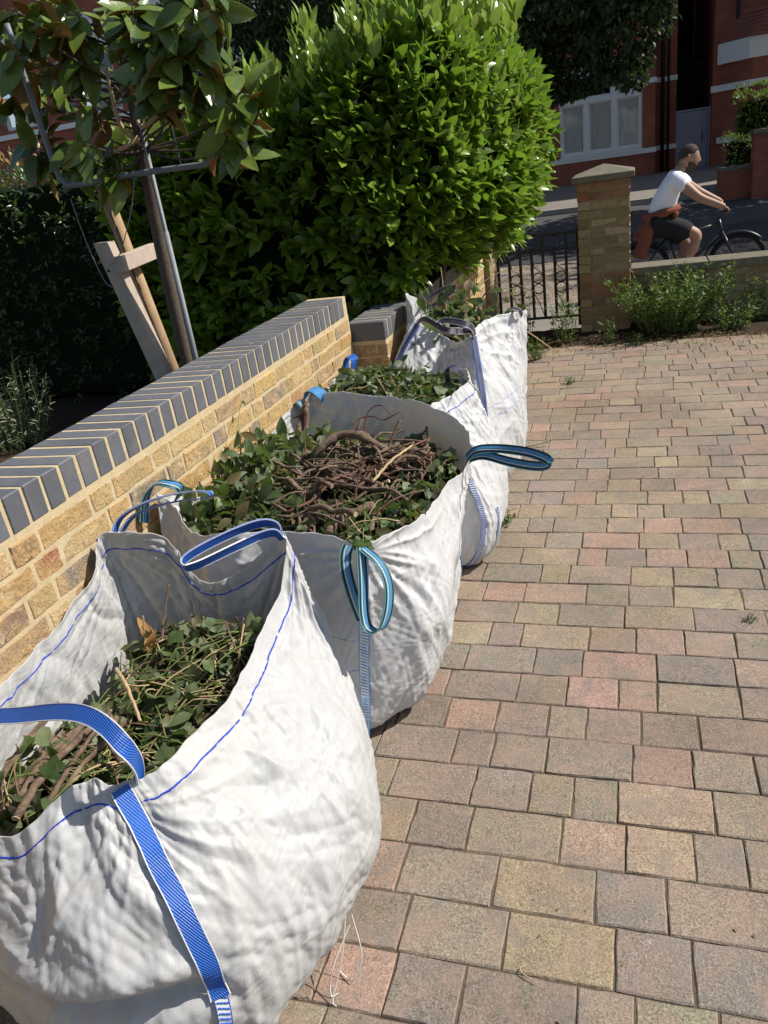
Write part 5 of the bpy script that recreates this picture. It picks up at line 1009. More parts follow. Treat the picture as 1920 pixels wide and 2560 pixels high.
house_brick('red_brick_front', 0, (0.38, 0.105, 0.06), (0.28, 0.08, 0.05)); house_brick('red_brick_side', 1, (0.38, 0.105, 0.06), (0.28, 0.08, 0.05))
t = NT('window_glass'); gl = t.N('BsdfTransparent'); gs = t.N('BsdfGlossy', i_Roughness=0.02); mx = t.N('MixShader'); fz_ = t.N('Fresnel', i_IOR=1.5); t.L(fz_.outputs[0], mx.inputs[0]); t.L(gl.outputs[0], mx.inputs[1]); t.L(gs.outputs[0], mx.inputs[2]); t.L(mx.outputs[0], t.out.inputs[0]); MAT['window_glass'] = t.m
simple('net_curtain', (0.80, 0.82, 0.86), 0.9, 0.1, var=0.12, scale=8)
def curtain(x0, x1, y, z0, z1, name, parent):
    n = 60; v = []; f = []
    for i in range(n):
        x = x0 + (x1 - x0) * i / (n - 1); yy = y + 0.010 * math.sin(i * 0.95) + .005 * math.sin(i * 2.3); v += [(x, yy, z0), (x, yy, z1)]
    f = [(2 * i, 2 * i + 2, 2 * i + 3, 2 * i + 1) for i in range(n - 1)]; o = link(name, mesh_from(name, v, f, True), MAT['net_curtain']); o.location = -parent.location; o.parent = parent; return o
def frame_rect(x0, x1, z0, z1, y0, y1, w_):
    m = MB(); m.box(x0, x0 + w_, y0, y1, z0, z1); m.box(x1 - w_, x1, y0, y1, z0, z1); m.box(x0 + w_, x1 - w_, y0 + .004, y1, z0, z0 + w_); m.box(x0 + w_, x1 - w_, y0 + .004, y1, z1 - w_, z1); return m
def sub(m, name, mat, part, root, **k):
    o = m.obj(name, MAT[mat], **k); o.parent = part; o.location = -root.location - part.location if part.type != 'MESH' else -root.location - part.location; return o
def wall_with_holes(x0, x1, z0, z1, holes, y0, y1):
    """wall slab with rectangular openings: cells of a grid, the openings left out"""
    xs = sorted({x0, x1, *[h[0] for h in holes], *[h[1] for h in holes]}); zs = sorted({z0, z1, *[h[2] for h in holes], *[h[3] for h in holes]}); m = MB()
    for i in range(len(xs) - 1):
        for j in range(len(zs) - 1):
            cx, cz = (xs[i] + xs[i + 1]) / 2, (zs[j] + zs[j + 1]) / 2
            if not any(h[0] < cx < h[1] and h[2] < cz < h[3] for h in holes): m.box(xs[i], xs[i + 1], y0, y1, zs[j], zs[j + 1])
    return m
def window(root, x0, x1, z0, z1, y, lights=1, transom=None, cur=True, wf=0.07, room=True):
    """one window: white surround with mullions, a pane and a curtain in every light"""
    div = [x0 + (x1 - x0) * k / lights for k in range(lights + 1)] if isinstance(lights, int) else [x0] + list(lights) + [x1]
    m = frame_rect(x0, x1, z0, z1, y - .03, y + .10, wf)
    for d in div[1:-1]: m.box(d - .06, d + .06, y - .034, y + .10, z0 + wf, z1 - wf)
    if transom:
        for a, b in zip(div[:-1], div[1:]): m.box(a + (.06 if a != x0 else wf), b - (.06 if b != x1 else wf), y - .038, y + .10, transom - .06, transom + .06)
    W = attach(m.obj('window', MAT['white_paint']), root)
    zs = [(z0, z1)] if not transom else [(z0, transom), (transom, z1)]
    for a, b in zip(div[:-1], div[1:]):
        for c, d in zs:
            e = MB(); e.box(a + .065, b - .065, y + .05, y + .056, c + .065, d - .065); o = e.obj('pane', MAT['window_glass']); o.parent = W
            s_ = frame_rect(a + .06, b - .06, c + .06, d - .06, y + .03, y + .075, .045); o = s_.obj('sash', MAT['white_paint']); o.parent = W
            if cur and not (isinstance(cur, set) and (round(a, 2), round(c, 2)) in cur): 
                q = curtain(a + .05, b - .05, y + .085, c, d, 'curtain', root); q.parent = W; q.location = (0, 0, 0)
    for ch in W.children: ch.location = (0, 0, 0)
    # meshes are in world coordinates: cancel the offset of the house empty once
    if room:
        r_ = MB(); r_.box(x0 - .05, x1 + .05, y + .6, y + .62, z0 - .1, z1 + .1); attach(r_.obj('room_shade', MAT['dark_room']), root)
    return W
HY = 24.0
h1_ = empty('brick_house', (-4, HY, .3)); tag(h1_, 'red brick house with a white-framed bay window behind the pier', 'house')
bx0, bx1, by = -2.34, 0.46, 23.55
attach(wall_with_holes(bx0, bx1, 0.1, 4.4, [(-1.97, .14, 1.12, 3.25)], by, by + .25).obj('bay_wall', MAT['red_brick_front']), h1_)
m = MB(); m.box(bx0, bx0 + .25, by + .25, HY + .5, .1, 4.4); m.box(bx1 - .25, bx1, by + .25, HY + .5, .1, 4.4); attach(m.obj('bay_side', MAT['red_brick_side']), h1_)
m = MB(); m.box(-9, bx0, HY, HY + .3, .1, 9); attach(m.obj('wall', MAT['red_brick_front']), h1_)
m = MB(); m.box(bx1, 1.0, HY + .25, HY + .55, .1, 9); attach(m.obj('wall', MAT['red_brick_front']), h1_)
m = MB(); m.box(bx0, bx1, HY + .5, HY + .8, 4.4, 9); attach(m.obj('wall', MAT['red_brick_front']), h1_)
m = MB(); m.box(.75, 1.0, HY + .55, HY + 8, .1, 9); attach(m.obj('side_wall', MAT['red_brick_side']), h1_)
window(h1_, -1.97, .14, 1.12, 3.25, by + .06, [-1.27, -.55], 2.42, cur={(-1.27, 2.42)})
for (x0, x1, y0, z0, z1) in ((bx0 - .03, bx1 + .03, by - .05, .97, 1.09), (bx0 - .03, -1.98, by - .03, 2.60, 2.72), (.15, bx1 + .03, by - .03, 2.60, 2.72), (bx1 + .03, 1.02, HY + .21, 2.60, 2.72), (bx1 + .03, 1.02, HY + .21, .97, 1.09), (bx1 - .2, 1.02, HY + .2, 4.5, 4.66)):
    m = MB(); m.box(x0, x1, y0, y0 + .2, z0, z1); attach(m.obj('stone_band', MAT['white_paint'], bevel=.01), h1_)
m = MB(); m.box(-1.99, .16, by - .07, by + .06, 1.06, 1.118); attach(m.obj('sill', MAT['white_paint']), h1_)
m = MB(); m.tube([(.66, HY + .16, .2), (.66, HY + .16, 8)], .045, 10); m.tube([(.80, HY + .18, .2), (.80, HY + .18, 8)], .03, 8); attach(m.obj('downpipe', MAT['dark_pipe'], smooth=True), h1_)
m = MB(); m.box(bx0 - .1, bx1 + .1, by - .12, HY + .7, 4.4, 4.5); attach(m.obj('bay_roof', MAT['red_tile']), h1_)
# side door between the houses
dr = empty('side_door', (1.4, HY + .3, .25)); tag(dr, 'pale grey-lilac panelled wooden side door between the two brick houses', 'door')
attach(frame_rect(1.0, 1.85, .2, 1.86, HY + .28, HY + .36, .05).obj('frame', MAT['door_paint']), dr)
for i in range(5): m = MB(); m.box(1.055 + i * .148, 1.055 + i * .148 + .144, HY + .30, HY + .34, .22, 1.80); attach(m.obj('plank', MAT['door_paint']), dr)
m = MB(); m.box(1.06, 1.79, HY + .285, HY + .30, 1.60, 1.70); attach(m.obj('brace', MAT['door_paint']), dr)
m = MB(); m.tube([(1.66, HY + .27, 1.25), (1.66, HY + .25, 1.22), (1.66, HY + .25, 1.10), (1.66, HY + .27, 1.07)], .012, 6); attach(m.obj('handle', MAT['black_iron']), dr)
h2_ = empty('brick_house', (4.5, HY, .3)); tag(h2_, 'red brick house at the right edge with a tiled bay roof', 'house')
m = MB(); m.box(1.85, 9, HY - .2, HY + .2, .1, 9); attach(m.obj('wall', MAT['red_brick_front']), h2_)
m = MB(); m.box(1.85, 2.1, HY + .2, HY + 9, .1, 9); attach(m.obj('side_wall', MAT['red_brick_side']), h2_)
attach(wall_with_holes(2.65, 4.6, .1, 2.9, [(3.0, 4.3, 1.3, 2.75)], 22.9, 23.15).obj('bay_wall', MAT['red_brick_front']), h2_)
m = MB(); m.add([(2.65, 22.9, .1), (2.05, 23.8, .1), (2.05, 23.8, 2.9), (2.65, 22.9, 2.9), (2.80, 23.0, .1), (2.2, 23.9, .1), (2.2, 23.9, 2.9), (2.80, 23.0, 2.9)], [(0, 1, 2, 3), (7, 6, 5, 4), (0, 4, 5, 1), (1, 5, 6, 2), (2, 6, 7, 3), (3, 7, 4, 0)]); attach(m.obj('bay_side', MAT['red_brick_side']), h2_)
window(h2_, 3.0, 4.3, 1.3, 2.75, 22.95, 2, None)
for z0, z1, p in ((2.15, 2.30, .03), (.95, 1.1, .03), (2.75, 3.2, .08)):
    m = MB(); m.add([(2.62 - p, 22.87 - p, z0), (4.65, 22.87 - p, z0), (4.65, 23.1, z0), (2.7, 23.1, z0), (2.0 - p, 23.80 - p, z0), (2.62 - p, 22.87 - p, z1), (4.65, 22.87 - p, z1), (4.65, 23.1, z1), (2.7, 23.1, z1), (2.0 - p, 23.80 - p, z1)], [(0, 1, 2, 3, 4), (9, 8, 7, 6, 5), (0, 5, 6, 1), (1, 6, 7, 2), (2, 7, 8, 3), (3, 8, 9, 4), (4, 9, 5, 0)]); attach(m.obj('stone_band' if z0 < 2.7 else 'cornice', MAT['white_paint'], bevel=.01), h2_)
for z0 in (2.15, 4.4):
    m = MB(); m.box(1.8, 2.05 if z0 < 3 else 9, HY - .24, HY - .19, z0, z0 + .15); attach(m.obj('stone_band', MAT['white_paint']), h2_)
for r_ in range(7):                                                 # tiled bay roof, course by course
    z = 3.2 + r_ * .09; b = r_ * .10; m = MB(); m.add([(2.55 + b * .8, 22.75 + b, z), (4.7, 22.75 + b, z), (4.7, 22.9 + b, z + .10), (2.62 + b * .8, 22.9 + b, z + .10), (1.95 + b * .5, 23.75, z), (2.0 + b * .5, 23.78, z + .10)], [(0, 1, 2, 3), (4, 0, 3, 5)]); o = attach(m.obj('tile_course', MAT['red_tile']), h2_); sm = o.modifiers.new('t', 'SOLIDIFY'); sm.thickness = .02
m = MB(); m.tube([(2.35, HY - .3, .2), (2.35, HY - .3, 8)], .045, 8); attach(m.obj('downpipe', MAT['dark_pipe'], smooth=True), h2_)
h3_ = empty('brick_house', (-17, HY, .3)); tag(h3_, 'red brick house with white pediments seen through the magnolia', 'house')
wins = [(-11.6, -10.1, 4.2, 6.0), (-16.9, -15.4, 4.3, 6.0), (-14.3, -12.8, 4.3, 6.0), (-20.0, -18.5, 4.3, 6.0)]
attach(wall_with_holes(-30, -9.0, .1, 9.5, wins, HY, HY + .3).obj('wall', MAT['red_brick_front']), h3_)
for i, w_ in enumerate(wins):
    window(h3_, *w_, HY + .1, 1, (w_[2] + w_[3]) / 2, cur=False); m = MB(); m.box(w_[0] - .15, w_[1] + .15, HY - .08, HY + .05, 6.02, 6.36); attach(m.obj('lintel', MAT['white_paint']), h3_)
    if i: cx = (w_[0] + w_[1]) / 2; m = MB(); m.prism([(cx - .95, 6.38), (cx + .95, 6.38), (cx, 7.15)], 'y', HY - .1, HY + .05); attach(m.obj('pediment', MAT['white_paint']), h3_)
m = MB(); m.box(-30, -9, HY - .06, HY + .04, 4.05, 4.2); attach(m.obj('stone_band', MAT['white_paint']), h3_)
# planting and pier across the street on the right
leaf_material('clipped', [(0.09, 0.14, 0.02), (0.14, 0.19, 0.03), (0.07, 0.11, 0.018)], 0.5, 0.3, 0.3)
leaf_material('street_leaf', [(0.016, 0.032, 0.010), (0.026, 0.048, 0.014), (0.036, 0.062, 0.018)], 0.5, 0.3, 0.18, (0.12, 0.22, 0.03))
rng = np.random.default_rng(41)
ch_ = empty('clipped_hedge', (2.05, 18.8, .1)); tag(ch_, 'low clipped yellow-green hedge across the street beside the red brick pier', 'hedge')
box_shrub(ch_, 1.66, 2.55, 18.5, 19.2, .35, 1.24, 420, rng, 'clipped', None, 0, (.04, .07), 'hedge_core')
sh2 = empty('front_shrub', (2.5, 19.6, .1)); tag(sh2, 'light green leafy shrub above the clipped hedge at the right edge', 'shrub')
box_shrub(sh2, 1.95, 3.3, 19.3, 20.3, 1.0, 1.95, 420, rng, 'clipped', 'clipped', 60, (.08, .13), 'hedge_core', tipz=.1)
hp = empty('brick_pier', (2.4, 17.9, .1)); tag(hp, 'red brick gate pier across the street at the right edge', 'pier')
m = MB(); m.box(2.16, 2.7, 17.7, 18.2, .0, 1.22); attach(m.obj('shaft', MAT['red_brick_front']), hp); m = MB(); m.box(2.13, 2.73, 17.67, 18.23, 1.22, 1.29); attach(m.obj('cap', MAT['stone'], bevel=.01), hp)
fw = empty('boundary_wall', (1.9, 18.2, .1)); tag(fw, 'low dark brick boundary wall under the clipped hedge across the street', 'wall')
m = MB(); m.box(1.55, 2.16, 18.0, 18.2, .0, .62); attach(m.obj('brickwork', MAT['red_brick_front']), fw); m = MB(); m.box(1.53, 2.16, 17.97, 18.23, .62, .68); attach(m.obj('coping', MAT['stone']), fw)
bk = empty('garden_shrub', (1.4, 27.5, .3)); tag(bk, 'light green shrub glimpsed above the side door between the houses', 'shrub')
box_shrub(bk, .9, 2.0, 27, 28, .3, 3.1, 500, rng, 'clipped', None, 0, (.08, .14), 'hedge_core')
cy_ = empty('gap_darkener', (1.5, 33, .3)); tag(cy_, 'tall dark leaf block added to darken the gap between the two brick houses', 'tree'); box_shrub(cy_, .0, 3.2, 32.5, 34.5, .3, 13.0, 1500, rng, 'street_leaf', None, 0, (.2, .35), 'hedge_core')  # dark leaf block added to stand for the shade between the houses
# ------------------------------------------------------------------ street tree with drooping dark foliage
tree = empty('street_tree', (-3.4, 16.2, 0)); tag(tree, 'large dark street tree whose foliage hangs over the road and the bay window', 'tree')
m = MB(); m.tube(catmull([(-3.4, 16.2, -.05), (-3.35, 16.2, 1.2), (-3.45, 16.1, 2.6), (-3.3, 16.1, 4.2), (-3.4, 16.0, 6.0)], 24), np.linspace(.26, .10, 24), 12); attach(m.obj('trunk', MAT['bark'], smooth=True), tree)
blobs = [(-3.4, 16, 5.2, 3.0, 1.7, 1.7), (-1.3, 15.3, 3.9, 1.5, 1.2, .95), (-.35, 15.1, 3.55, .9, .9, .75), (-5.4, 15.8, 4.4, 2.0, 1.5, 1.3), (-2.3, 15.2, 3.4, 1.2, 1.0, .7), (-.9, 15.0, 2.95, .62, .5, .5), (.15, 15.2, 4.3, 1.1, .9, .8), (-7.5, 16, 4.6, 1.7, 1.3, 1.2), (-.15, 14.9, 2.72, .30, .3, .42), (-1.7, 15.0, 2.9, .7, .5, .45), (.75, 15.3, 4.7, .8, .7, .7), (-3.6, 15.3, 3.3, 1.3, 1.0, .7)]
L_, D_, N_ = [], [], []
for (cx, cy, cz, rx, ry, rz) in blobs:
    k = int(3600 * (rx * ry * rz) ** .62); d = rng.normal(size=(k, 3)); d /= np.linalg.norm(d, axis=1)[:, None]; rr_ = rng.uniform(.35, 1.0, k)[:, None] ** .5; cz = cz - .2; p = np.array((cx, cy, cz)) + d * rr_ * np.array((rx, ry, rz)); p += np.stack([noise(p * 1.3 + q) for q in (0, 50, 90)], 1) * .35
    L_.append(p); D_.append(np.column_stack([rng.normal(size=k) * .6, rng.normal(size=k) * .6, -rng.uniform(.2, 1.2, k)])); N_.append(rng.normal(size=(k, 3)) + np.array((.0, -.3, .6)))
    m = MB(); m.tube(catmull([(-3.4, 16.1, min(5.0, cz - .3)), ((-3.4 + cx) / 2, (16 + cy) / 2, cz), (cx, cy, cz - .1)], 12), np.linspace(.06, .015, 12), 6); attach(m.obj('limb', MAT['bark'], smooth=True), tree)
L_, D_, N_ = map(np.concatenate, (L_, D_, N_)); o = attach(link('crown', instance_mesh('crown', *leaf_template(.5, .2, .2, 3), frames(D_, N_, rng.uniform(.085, .15, len(L_))), L_, True), MAT['street_leaf']), tree); o['kind'] = 'stuff'

# more street trees stand just outside the picture on the right: their shade lies over the road, the houses and the rider
def side_tree(label, x, y, blobs_, seed):
    rng = np.random.default_rng(seed); root = empty('street_tree', (x, y, 0)); tag(root, label, 'tree')
    m = MB(); m.tube(catmull([(x, y, -.1), (x + .05, y, 2), (x - .1, y, 4.5)], 14), np.linspace(.24, .12, 14), 12); attach(m.obj('trunk', MAT['bark'], smooth=True), root); L = []
    for (cx, cy, cz, r_) in blobs_:
        k = int(420 * r_ ** 2); d = rng.normal(size=(k, 3)); d /= np.linalg.norm(d, axis=1)[:, None]; p = np.array((cx, cy, cz)) + d * (rng.random(k) ** .4)[:, None] * r_; L.append(p + np.stack([noise(p * 1.3 + q) for q in (0, 50, 90)], 1) * .35)
    L = np.concatenate(L); k = len(L); o = attach(link('crown', instance_mesh('crown', *leaf_template(.5, .2, .2, 3), frames(rng.normal(size=(k, 3)), rng.normal(size=(k, 3)) + np.array((0, 0, .6)), rng.uniform(.2, .32, k)), L, True), MAT['street_leaf']), root); o['kind'] = 'stuff'
side_tree('street tree right of the picture that shades the middle of the road', 7.2, 16.4, ((7.0, 16.4, 5.6, 2.0), (5.8, 15.8, 4.8, 1.4), (8.2, 16.8, 5.0, 1.5), (6.8, 15.6, 6.8, 1.4), (7.4, 17.6, 5.6, 1.4), (6.3, 17.2, 4.6, 1.1)), 61)
side_tree('street tree right of the picture that shades the far side of the road', 5.2, 18.2, ((4.8, 18.2, 5.8, 1.9), (3.9, 17.6, 5.4, 1.3), (5.6, 18.6, 5.2, 1.5), (4.6, 19.4, 6.2, 1.4), (3.4, 18.8, 6.0, 1.2), (2.6, 18.3, 6.4, 1.0)), 62)
# ------------------------------------------------------------------ bicycle and rider
CY, GZ = 10.6, gz(10.6)
simple('tyre', (0.015, 0.015, 0.015), 0.8, 0.2); simple('bike_paint', (0.018, 0.018, 0.020), 0.35, 0.5, var=.2); simple('spoke_steel', (0.35, 0.35, 0.36), 0.35, 0.5, metal=.8)
simple('skin', (0.36, 0.205, 0.135), 0.55, 0.4, var=.12, scale=25); simple('tshirt', (0.80, 0.81, 0.88), 0.85, 0.2, var=.05, scale=14, bump=.3, bscale=25); simple('shorts', (0.020, 0.020, 0.022), 0.85, 0.2, var=.3); simple('hoodie', (0.21, 0.070, 0.042), 0.9, 0.15, var=.2, scale=30, bump=.4); simple('hair', (0.055, 0.037, 0.028), 0.8, 0.3, var=.3, scale=90); simple('shoe', (0.02, 0.02, 0.022), 0.7, 0.3)
simple('eye_white', (0.6, 0.58, 0.55), 0.4, 0.5, var=.05)
bike = empty('bicycle', (.63, CY, GZ)); tag(bike, 'black mountain bicycle with mudguards ridden along the street', 'bicycle')
def bp_(name, m, mat='bike_paint', par=None, **k):
    o = m.obj(name, MAT[mat], smooth=True, **k)
    if par is None: return attach(o, bike)
    o.parent = par; o.location = (0, 0, 0); return o
HZ, WR = GZ + .342, .342
FH, RH = Vector((1.17, CY, HZ)), Vector((.07, CY, HZ)); BB = Vector((.50, CY, GZ + .29)); ST_ = Vector((.36, CY, GZ + .80)); HT = Vector((.94, CY, GZ + .86)); HB_ = Vector((.985, CY, GZ + .70))
for hub in (FH, RH):
    circ = lambda r, n=40: [(hub.x + r * math.cos(2 * math.pi * k / n), CY, hub.z + r * math.sin(2 * math.pi * k / n)) for k in range(n + 1)]
    m = MB(); m.tube([(hub.x, CY - .05, hub.z), (hub.x, CY + .05, hub.z)], .02, 10); wh = bp_('wheel', m)
    m = MB(); m.tube(circ(WR - .024), .024, 8, False); bp_('tyre', m, 'tyre', wh)
    m = MB(); m.tube(circ(WR - .055), .011, 6, False); bp_('rim', m, 'bike_paint', wh)
    for k in range(20):
        a = 2 * math.pi * k / 20; m = MB(); m.tube([(hub.x + .018 * math.cos(a + .6), CY + (.02 if k % 2 else -.02), hub.z + .018 * math.sin(a + .6)), (hub.x + (WR - .06) * math.cos(a), CY, hub.z + (WR - .06) * math.sin(a))], .0016, 4, False); bp_('spoke', m, 'spoke_steel', wh)
for nm, a, b, r in (('top_tube', ST_ - Vector((0, 0, .10)), HT - Vector((0, 0, .05)), .017), ('down_tube', BB, HB_, .022), ('seat_tube', BB, ST_, .016), ('head_tube', HB_, HT, .022), ('seat_post', ST_, ST_ + Vector((-.03, 0, .12)), .012), ('stem', HT, HT + Vector((.07, 0, .10)), .015)):
    m = MB(); m.tube([a, b], r, 10); bp_(nm, m)
for s in (-1, 1):
    o_ = Vector((0, s * .055, 0)); m = MB(); m.tube([BB + o_ * .6, RH + o_], .010, 8); bp_('chain_stay', m); m = MB(); m.tube([ST_ + o_ * .5 - Vector((0, 0, .08)), RH + o_], .008, 8); bp_('seat_stay', m); m = MB(); m.tube([HB_ + o_, FH + o_], [.022, .013], 8); bp_('fork_leg', m)
m = MB(); m.tube([HB_ + Vector((0, -.06, 0)), HB_ + Vector((0, .06, 0))], .02, 8); bp_('fork_crown', m)
HBAR = HT + Vector((.07, 0, .10)); m = MB(); m.tube(catmull([HBAR + Vector((-.03, -.32, .02)), HBAR + Vector((0, -.15, .015)), HBAR, HBAR + Vector((0, .15, .015)), HBAR + Vector((-.03, .32, .02))], 20), .0125, 8); hb = bp_('handlebar', m)
for s in (-1, 1):
    m = MB(); m.tube([HBAR + Vector((-.032, s * .33, .02)), HBAR + Vector((-.01, s * .21, .017))], .017, 10); bp_('grip', m, 'tyre', hb); m = MB(); m.tube([HBAR + Vector((0, s * .2, .01)), HBAR + Vector((.05, s * .24, -.01)), HBAR + Vector((.045, s * .3, -.015))], .005, 6); bp_('brake_lever', m, 'bike_paint', hb)
for (hub, a0, a1) in ((FH, 45, 168), (RH, 30, 150)):
    n = 24; v = []; f = []
    for k in range(n):
        a = R(a0 + (a1 - a0) * k / (n - 1)); r = WR + .03 + (.03 * ((k / (n - 1)) ** 3) if hub is FH else 0)
        for yo, dr_ in ((-.032, -.012), (0, 0), (.032, -.012)): v.append((hub.x + (r + dr_) * math.cos(a), CY + yo, hub.z + (r + dr_) * math.sin(a)))
    f = [(3 * k + j, 3 * k + j + 1, 3 * k + j + 4, 3 * k + j + 3) for k in range(n - 1) for j in (0, 1)]; m = MB(); m.add(v, f); o = bp_('mudguard', m); sm = o.modifiers.new('t', 'SOLIDIFY'); sm.thickness = .004
m = MB(); sp = ST_ + Vector((-.03, 0, .13)); m.add([(sp.x + a, CY + b, sp.z + c) for a, b, c in ((-.13, -.07, .02), (-.13, .07, .02), (-.05, .075, .0), (.06, .03, .0), (.14, .02, -.005), (.14, -.02, -.005), (.06, -.03, .0), (-.05, -.075, .0), (-.13, -.05, -.04), (-.13, .05, -.04), (.13, 0, -.035))], [(0, 1, 2, 7), (7, 2, 3, 6), (6, 3, 4, 5), (8, 9, 1, 0), (8, 0, 7), (8, 7, 6), (8, 6, 5, 10), (9, 2, 1), (9, 3, 2), (9, 10, 4, 3), (10, 5, 4), (8, 10, 9)]); bp_('saddle', m, 'tyre', bevel=.01)
m = MB(); m.tube([(BB.x, CY - .075, BB.z), (BB.x, CY - .06, BB.z)], .09, 24); bp_('chainring', m)
PA, PB = Vector((.60, CY - .13, BB.z + .12)), Vector((.40, CY + .13, BB.z - .12))
for p in (PA, PB):
    m = MB(); m.tube([(BB.x, p.y * .6 + CY * .4, BB.z), (p.x, p.y * .6 + CY * .4, p.z)], .011, 6); cr_ = bp_('crank', m); m = MB(); m.box(p.x - .05, p.x + .05, p.y - .05, p.y + .05, p.z - .012, p.z + .012); bp_('pedal', m, 'tyre', cr_)

def skin_mesh(joints, edges, radii, levels=2):
    me = bpy.data.meshes.new('sk'); me.from_pydata([tuple(j) for j in joints], edges, []); o = bpy.data.objects.new('sk', me); COL.objects.link(o)
    md = o.modifiers.new('skin', 'SKIN'); md.use_smooth_shade = True
    for i, r in enumerate(radii): sv = me.skin_vertices[0].data[i]; sv.radius = r if isinstance(r, tuple) else (r, r); sv.use_root = (i == 0)
    ss = o.modifiers.new('sub', 'SUBSURF'); ss.levels = levels; ss.render_levels = levels
    dg = bpy.context.evaluated_depsgraph_get(); me2 = bpy.data.meshes.new_from_object(o.evaluated_get(dg)); bpy.data.objects.remove(o); 
    return [tuple(v.co) for v in me2.vertices], [tuple(p.vertices) for p in me2.polygons]
rider = empty('person', (.3, CY, GZ + .85)); tag(rider, 'cyclist in white T-shirt and black shorts with orange top tied round the waist', 'person')
hips = Vector((.28, CY, .57)); zo = CY
J = dict(hip=(.28, CY, .58), waist=(.29, CY, .74), chest=(.39, CY, .96), neck=(.49, CY, 1.12), head=(.545, CY, 1.21),
 shR=(.45, CY - .17, 1.05), elR=(.70, CY - .25, .82), wrR=(.99, CY - .27, .685), shL=(.45, CY + .17, 1.05), elL=(.74, CY + .25, .84), wrL=(1.0, CY + .27, .69),
 hpR=(.29, CY - .09, .55), knR=(.72, CY - .13, .40), anR=(.575, CY - .13, .06), toR=(.70, CY - .13, -.005), hpL=(.29, CY + .09, .55), knL=(.62, CY + .12, .27), anL=(.385, CY + .13, -.13), toL=(.51, CY + .13, -.19))
K = list(J); E_ = [('hip', 'waist'), ('waist', 'chest'), ('chest', 'neck'), ('neck', 'head'), ('chest', 'shR'), ('shR', 'elR'), ('elR', 'wrR'), ('chest', 'shL'), ('shL', 'elL'), ('elL', 'wrL'), ('hip', 'hpR'), ('hpR', 'knR'), ('knR', 'anR'), ('anR', 'toR'), ('hip', 'hpL'), ('hpL', 'knL'), ('knL', 'anL'), ('anL', 'toL')]
RD = dict(hip=.12, waist=.11, chest=.125, neck=.062, head=.062, shR=.065, elR=.045, wrR=.03, shL=.065, elL=.045, wrL=.03, hpR=.09, knR=.062, anR=.04, toR=.035, hpL=.09, knL=.062, anL=.04, toL=.035)
V, F = skin_mesh([J[k] for k in K], [(K.index(a), K.index(b)) for a, b in E_], [RD[k] * 1.22 for k in K])
body = MB(); body.add(V, F)
# head: shaped ball with brow, nose, jaw and ears
hc = Vector((.585, CY, 1.262)); n1, n2 = 28, 20; tilt = R(12); hv = []
for j in range(n2 + 1):
    ph = math.pi * j / n2
    for i in range(n1):
        th = 2 * math.pi * i / n1; x, y, z = math.sin(ph) * math.cos(th), math.sin(ph) * math.sin(th), math.cos(ph)
        X, Y_, Z = x * .116, y * .090, z * .142
        if z < 0: X *= 1 - .10 * z * z; Y_ *= 1 - .28 * z * z; X += .014 * -z
        if x > 0: 
            nose = math.exp(-((z + .12) / .20) ** 2 - (y / .20) ** 2) * .030; brow = math.exp(-((z - .18) / .10) ** 2 - (y / .7) ** 2) * .006; eye = -math.exp(-((z - .02) / .09) ** 2 - ((abs(y) - .38) / .16) ** 2) * .010; lip = math.exp(-((z + .45) / .09) ** 2 - (y / .3) ** 2) * .008; chin = math.exp(-((z + .8) / .2) ** 2 - (y / .4) ** 2) * .014
            X += (nose + brow + eye + lip + chin) * min(1, x * 2)
        hv.append((X, Y_, Z))
def H(p): x, y, z = p; return (hc.x + x * math.cos(tilt) + z * math.sin(tilt), hc.y + y, hc.z - x * math.sin(tilt) + z * math.cos(tilt))
hf = [(j * n1 + i, j * n1 + (i + 1) % n1, (j + 1) * n1 + (i + 1) % n1, (j + 1) * n1 + i) for j in range(n2) for i in range(n1)]
body.add([H(p) for p in hv], hf)
for s in (-1, 1):
    body.tube([H((-.012, s * .082, -.035)), H((-.014, s * .100, -.005)), H((-.008, s * .103, .024)), H((.0, s * .084, .03))], [.012, .012, .012, .008], 6)
    # hands closed on the grips: palm, four curled fingers and a thumb
    g = HBAR + Vector((-.02, s * .27, .018)); wr = Vector(J['wrR' if s < 0 else 'wrL']); body.tube([wr, (wr + g) / 2 + Vector((0, 0, .022)), g + Vector((-.012, 0, .026))], [.030, .036, .032], 8)
    for k in range(4):
        y = g.y + (k - 1.5) * .021; body.tube([(g.x - .012, y, g.z + .028), (g.x + .018, y, g.z + .027), (g.x + .032, y, g.z + .006), (g.x + .022, y, g.z - .016), (g.x + .002, y, g.z - .022)], [.0105, .010, .0095, .009, .0075], 6)
    y = g.y - s * .05; body.tube([(g.x - .02, y + s * .015, g.z + .02), (g.x + .005, y, g.z + .004), (g.x + .02, y - s * .004, g.z - .014)], [.012, .011, .008], 6)
o = body.obj('body', MAT['skin'], smooth=True); attach(o, rider)
def cloth_part(name, js, ed, rad, mat, wrinkle=.006):
    k = list(js); V, F = skin_mesh([js[a] for a in k], [(k.index(a), k.index(b)) for a, b in ed], [rad[a] for a in k]); A = np.array(V); A = A + np.stack([noise(A * 14 + q) for q in (0, 30, 60)], 1) * wrinkle
    me = mesh_from(name, A, F, True); return attach(link(name, me, MAT[mat]), rider)
def lerp(a, b, t): return tuple(Vector(J[a]).lerp(Vector(J[b]), t))
cloth_part('t_shirt', dict(a=(.27, CY, .55), b=(.28, CY, .74), c=(.385, CY, .96), d=(.475, CY, 1.095), e=J['shR'], f=lerp('shR', 'elR', .55), g=J['shL'], h=lerp('shL', 'elL', .55)), [('a', 'b'), ('b', 'c'), ('c', 'd'), ('c', 'e'), ('e', 'f'), ('c', 'g'), ('g', 'h')], dict(a=.165, b=.172, c=.188, d=.085, e=.108, f=.092, g=.108, h=.092), 'tshirt', .012)
